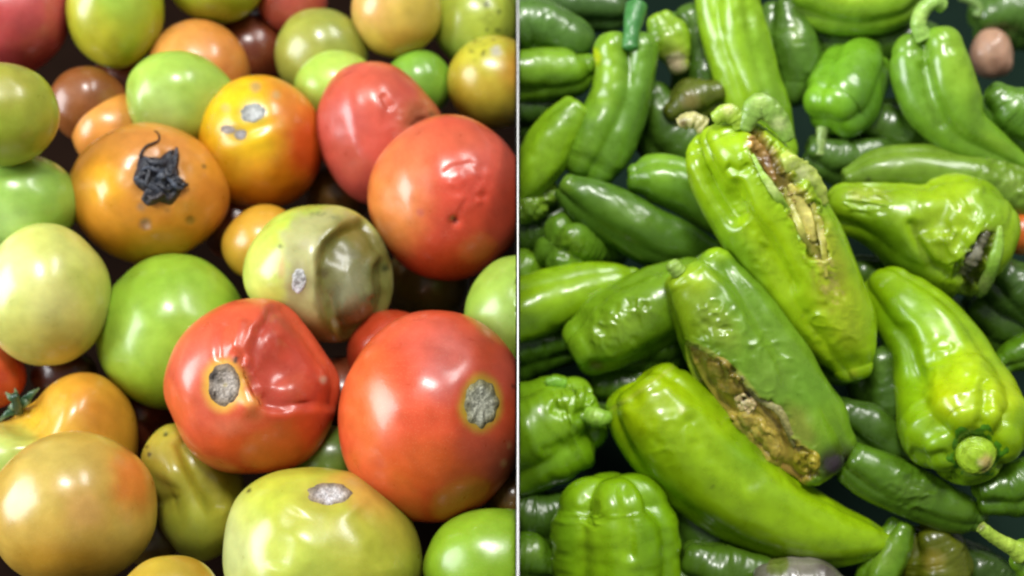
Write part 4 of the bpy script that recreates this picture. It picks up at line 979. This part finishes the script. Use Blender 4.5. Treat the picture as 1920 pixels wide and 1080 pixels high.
PEP("olive pepper in the lower right corner with a long thin stem", [(1918, 1040, 34), (1945, 1052, 48), (2000, 1070, 56)], 2, 0, '#4f8a28',
    extra=stalk((1916, 1036, 22, 4), (1893, 1024, 15, 10), (1868, 1010, 12, 16), (1848, 995, 12, 20), (1838, 987, 11, 20), base='#94b03a', patches=[C(1838, 986, 12, '#5a4a3a', .8), C(1880, 1015, 24, '#a8c048', .5)], n=40))
PEP("grey-purple spoiled pepper bulging over the bottom edge", [(1435, 1100, 56), (1480, 1102, 62), (1530, 1105, 60), (1575, 1120, 44)], 3.5, 0.005, '#6a6858', [C(1500, 1055, 50, '#8a8478', .6, asp=.5), C(1460, 1060, 24, '#5a7a30', .6), C(1550, 1065, 26, '#4a3c40', .6)])
PEP("light green pepper tip below the curved pepper's point", [(1690, 990, 30), (1675, 1025, 38), (1650, 1070, 40), (1630, 1110, 36)], 2.5, -0.005, '#4f8c2c', [C(1660, 1035, 26, '#7fac5c', .5, asp=2, ang=25)])
PEP("dim olive-brown pepper in the bottom gap", [(1740, 1010, 40), (1755, 1050, 50), (1760, 1100, 46)], 0, -0.035, '#5a6018', [C(1750, 1050, 26, '#8a7a1c', .6)])
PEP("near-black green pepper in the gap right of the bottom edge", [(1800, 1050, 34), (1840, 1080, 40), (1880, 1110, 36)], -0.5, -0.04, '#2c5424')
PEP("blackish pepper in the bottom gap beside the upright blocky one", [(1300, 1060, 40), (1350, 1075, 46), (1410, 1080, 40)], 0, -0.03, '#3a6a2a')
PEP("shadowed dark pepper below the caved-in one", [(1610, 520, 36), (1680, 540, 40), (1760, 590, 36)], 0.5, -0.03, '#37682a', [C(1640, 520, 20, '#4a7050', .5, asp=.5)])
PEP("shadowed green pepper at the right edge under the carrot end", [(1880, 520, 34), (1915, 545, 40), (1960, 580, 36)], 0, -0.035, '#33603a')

# --- the layer underneath, as far as the gaps let it be seen
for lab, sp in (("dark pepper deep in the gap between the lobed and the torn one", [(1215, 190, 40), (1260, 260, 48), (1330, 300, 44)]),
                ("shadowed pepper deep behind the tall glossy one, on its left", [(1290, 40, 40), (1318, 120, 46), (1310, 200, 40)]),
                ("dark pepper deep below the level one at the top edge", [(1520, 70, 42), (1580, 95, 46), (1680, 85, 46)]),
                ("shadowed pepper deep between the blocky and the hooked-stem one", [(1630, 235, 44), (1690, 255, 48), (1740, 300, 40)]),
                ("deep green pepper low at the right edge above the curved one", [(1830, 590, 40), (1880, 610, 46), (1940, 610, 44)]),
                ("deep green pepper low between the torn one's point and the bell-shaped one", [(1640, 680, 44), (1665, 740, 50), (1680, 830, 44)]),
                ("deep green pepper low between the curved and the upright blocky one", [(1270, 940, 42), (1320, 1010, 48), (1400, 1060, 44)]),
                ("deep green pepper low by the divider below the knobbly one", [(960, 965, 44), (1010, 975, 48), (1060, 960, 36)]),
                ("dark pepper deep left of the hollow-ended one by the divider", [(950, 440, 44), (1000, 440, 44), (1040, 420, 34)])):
    PEP(lab, sp, -1, -0.05, '#33652f', [C(sp[0][0], sp[0][1], 40, '#4a7f38', .6)], caps=(SH, PT))  # dark green base takes the place of shade in the gaps
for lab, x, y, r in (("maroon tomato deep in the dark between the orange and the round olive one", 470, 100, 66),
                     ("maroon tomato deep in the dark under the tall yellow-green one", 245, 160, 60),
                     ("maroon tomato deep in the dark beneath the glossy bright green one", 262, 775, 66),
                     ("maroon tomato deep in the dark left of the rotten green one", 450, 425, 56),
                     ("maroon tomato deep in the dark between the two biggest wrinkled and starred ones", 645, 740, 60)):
    T(lab, x, y, r + 14, r + 12, -2, -0.06, '#6a2c18')  # base darkened to read as shade deep between the fruit

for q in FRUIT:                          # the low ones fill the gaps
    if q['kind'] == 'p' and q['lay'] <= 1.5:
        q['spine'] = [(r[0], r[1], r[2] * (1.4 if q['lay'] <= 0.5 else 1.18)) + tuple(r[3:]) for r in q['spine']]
solve()
low = 0.0
for q in FRUIT:
    b = build_tomato(q) if q['kind'] == 't' else build_pepper(q)
    cat = q['cat']
    tag(b.obj, q['label'], cat, {'tomato': 'tomatoes heaped left of the divider', 'pepper': 'green peppers heaped right of the divider'}.get(cat))
    low = min(low, float(b.v[:, 2].min()))
    if q['extra']:
        q['extra'](b)


# ------------------------------------------------------------------ the trays under the heaps, coloured as gap shade, and the board added between them
def box(name, lo, hi, mat, parent=None):
    lo, hi = np.array(lo, float), np.array(hi, float)
    v = np.array([[x, y, z] for x in (lo[0], hi[0]) for y in (lo[1], hi[1]) for z in (lo[2], hi[2])])
    f = np.array([[0, 1, 3, 2], [4, 6, 7, 5], [0, 4, 5, 1], [2, 3, 7, 6], [0, 2, 6, 4], [1, 5, 7, 3]])
    o = make(name, v, f, mat, parent)
    o.data.polygons.foreach_set("use_smooth", [False] * 6)
    return o


zf = low - 0.03
dark_left = plain_material("brown_gap_shade", '#180d07', 0.95)  # near-black brown puts the shade of the gaps into the colour
dark_right = plain_material("teal_gap_shade", '#182820', 0.95)  # dark teal puts hazy gap shade into the colour
tray = box("tray_floor", (-1.6, -1.2, zf - 0.01), (-0.0003, 2.2, zf), dark_left)
tray['kind'] = 'structure'
tray = box("tray_floor", (0.0003, -1.2, zf - 0.01), (1.6, 2.2, zf), dark_right)
tray['kind'] = 'structure'
top = 0.055
div = box("divider", (-0.0002, -0.7, zf + 0.001), (0.0002, 1.6, top - 0.002), plain_material("grey_board", '#4a4c48', 0.7))  # board added for a flat white dividing line; grey sides avoid bounce light
tag(div, "thin divider board with a white top edge, added for the white line between tomatoes and peppers", "divider")
box("edge_strip", (-0.00026, -0.7, top - 0.002), (0.00026, 1.6, top), plain_material("white_edge", '#f4f6ee', 0.5), div)
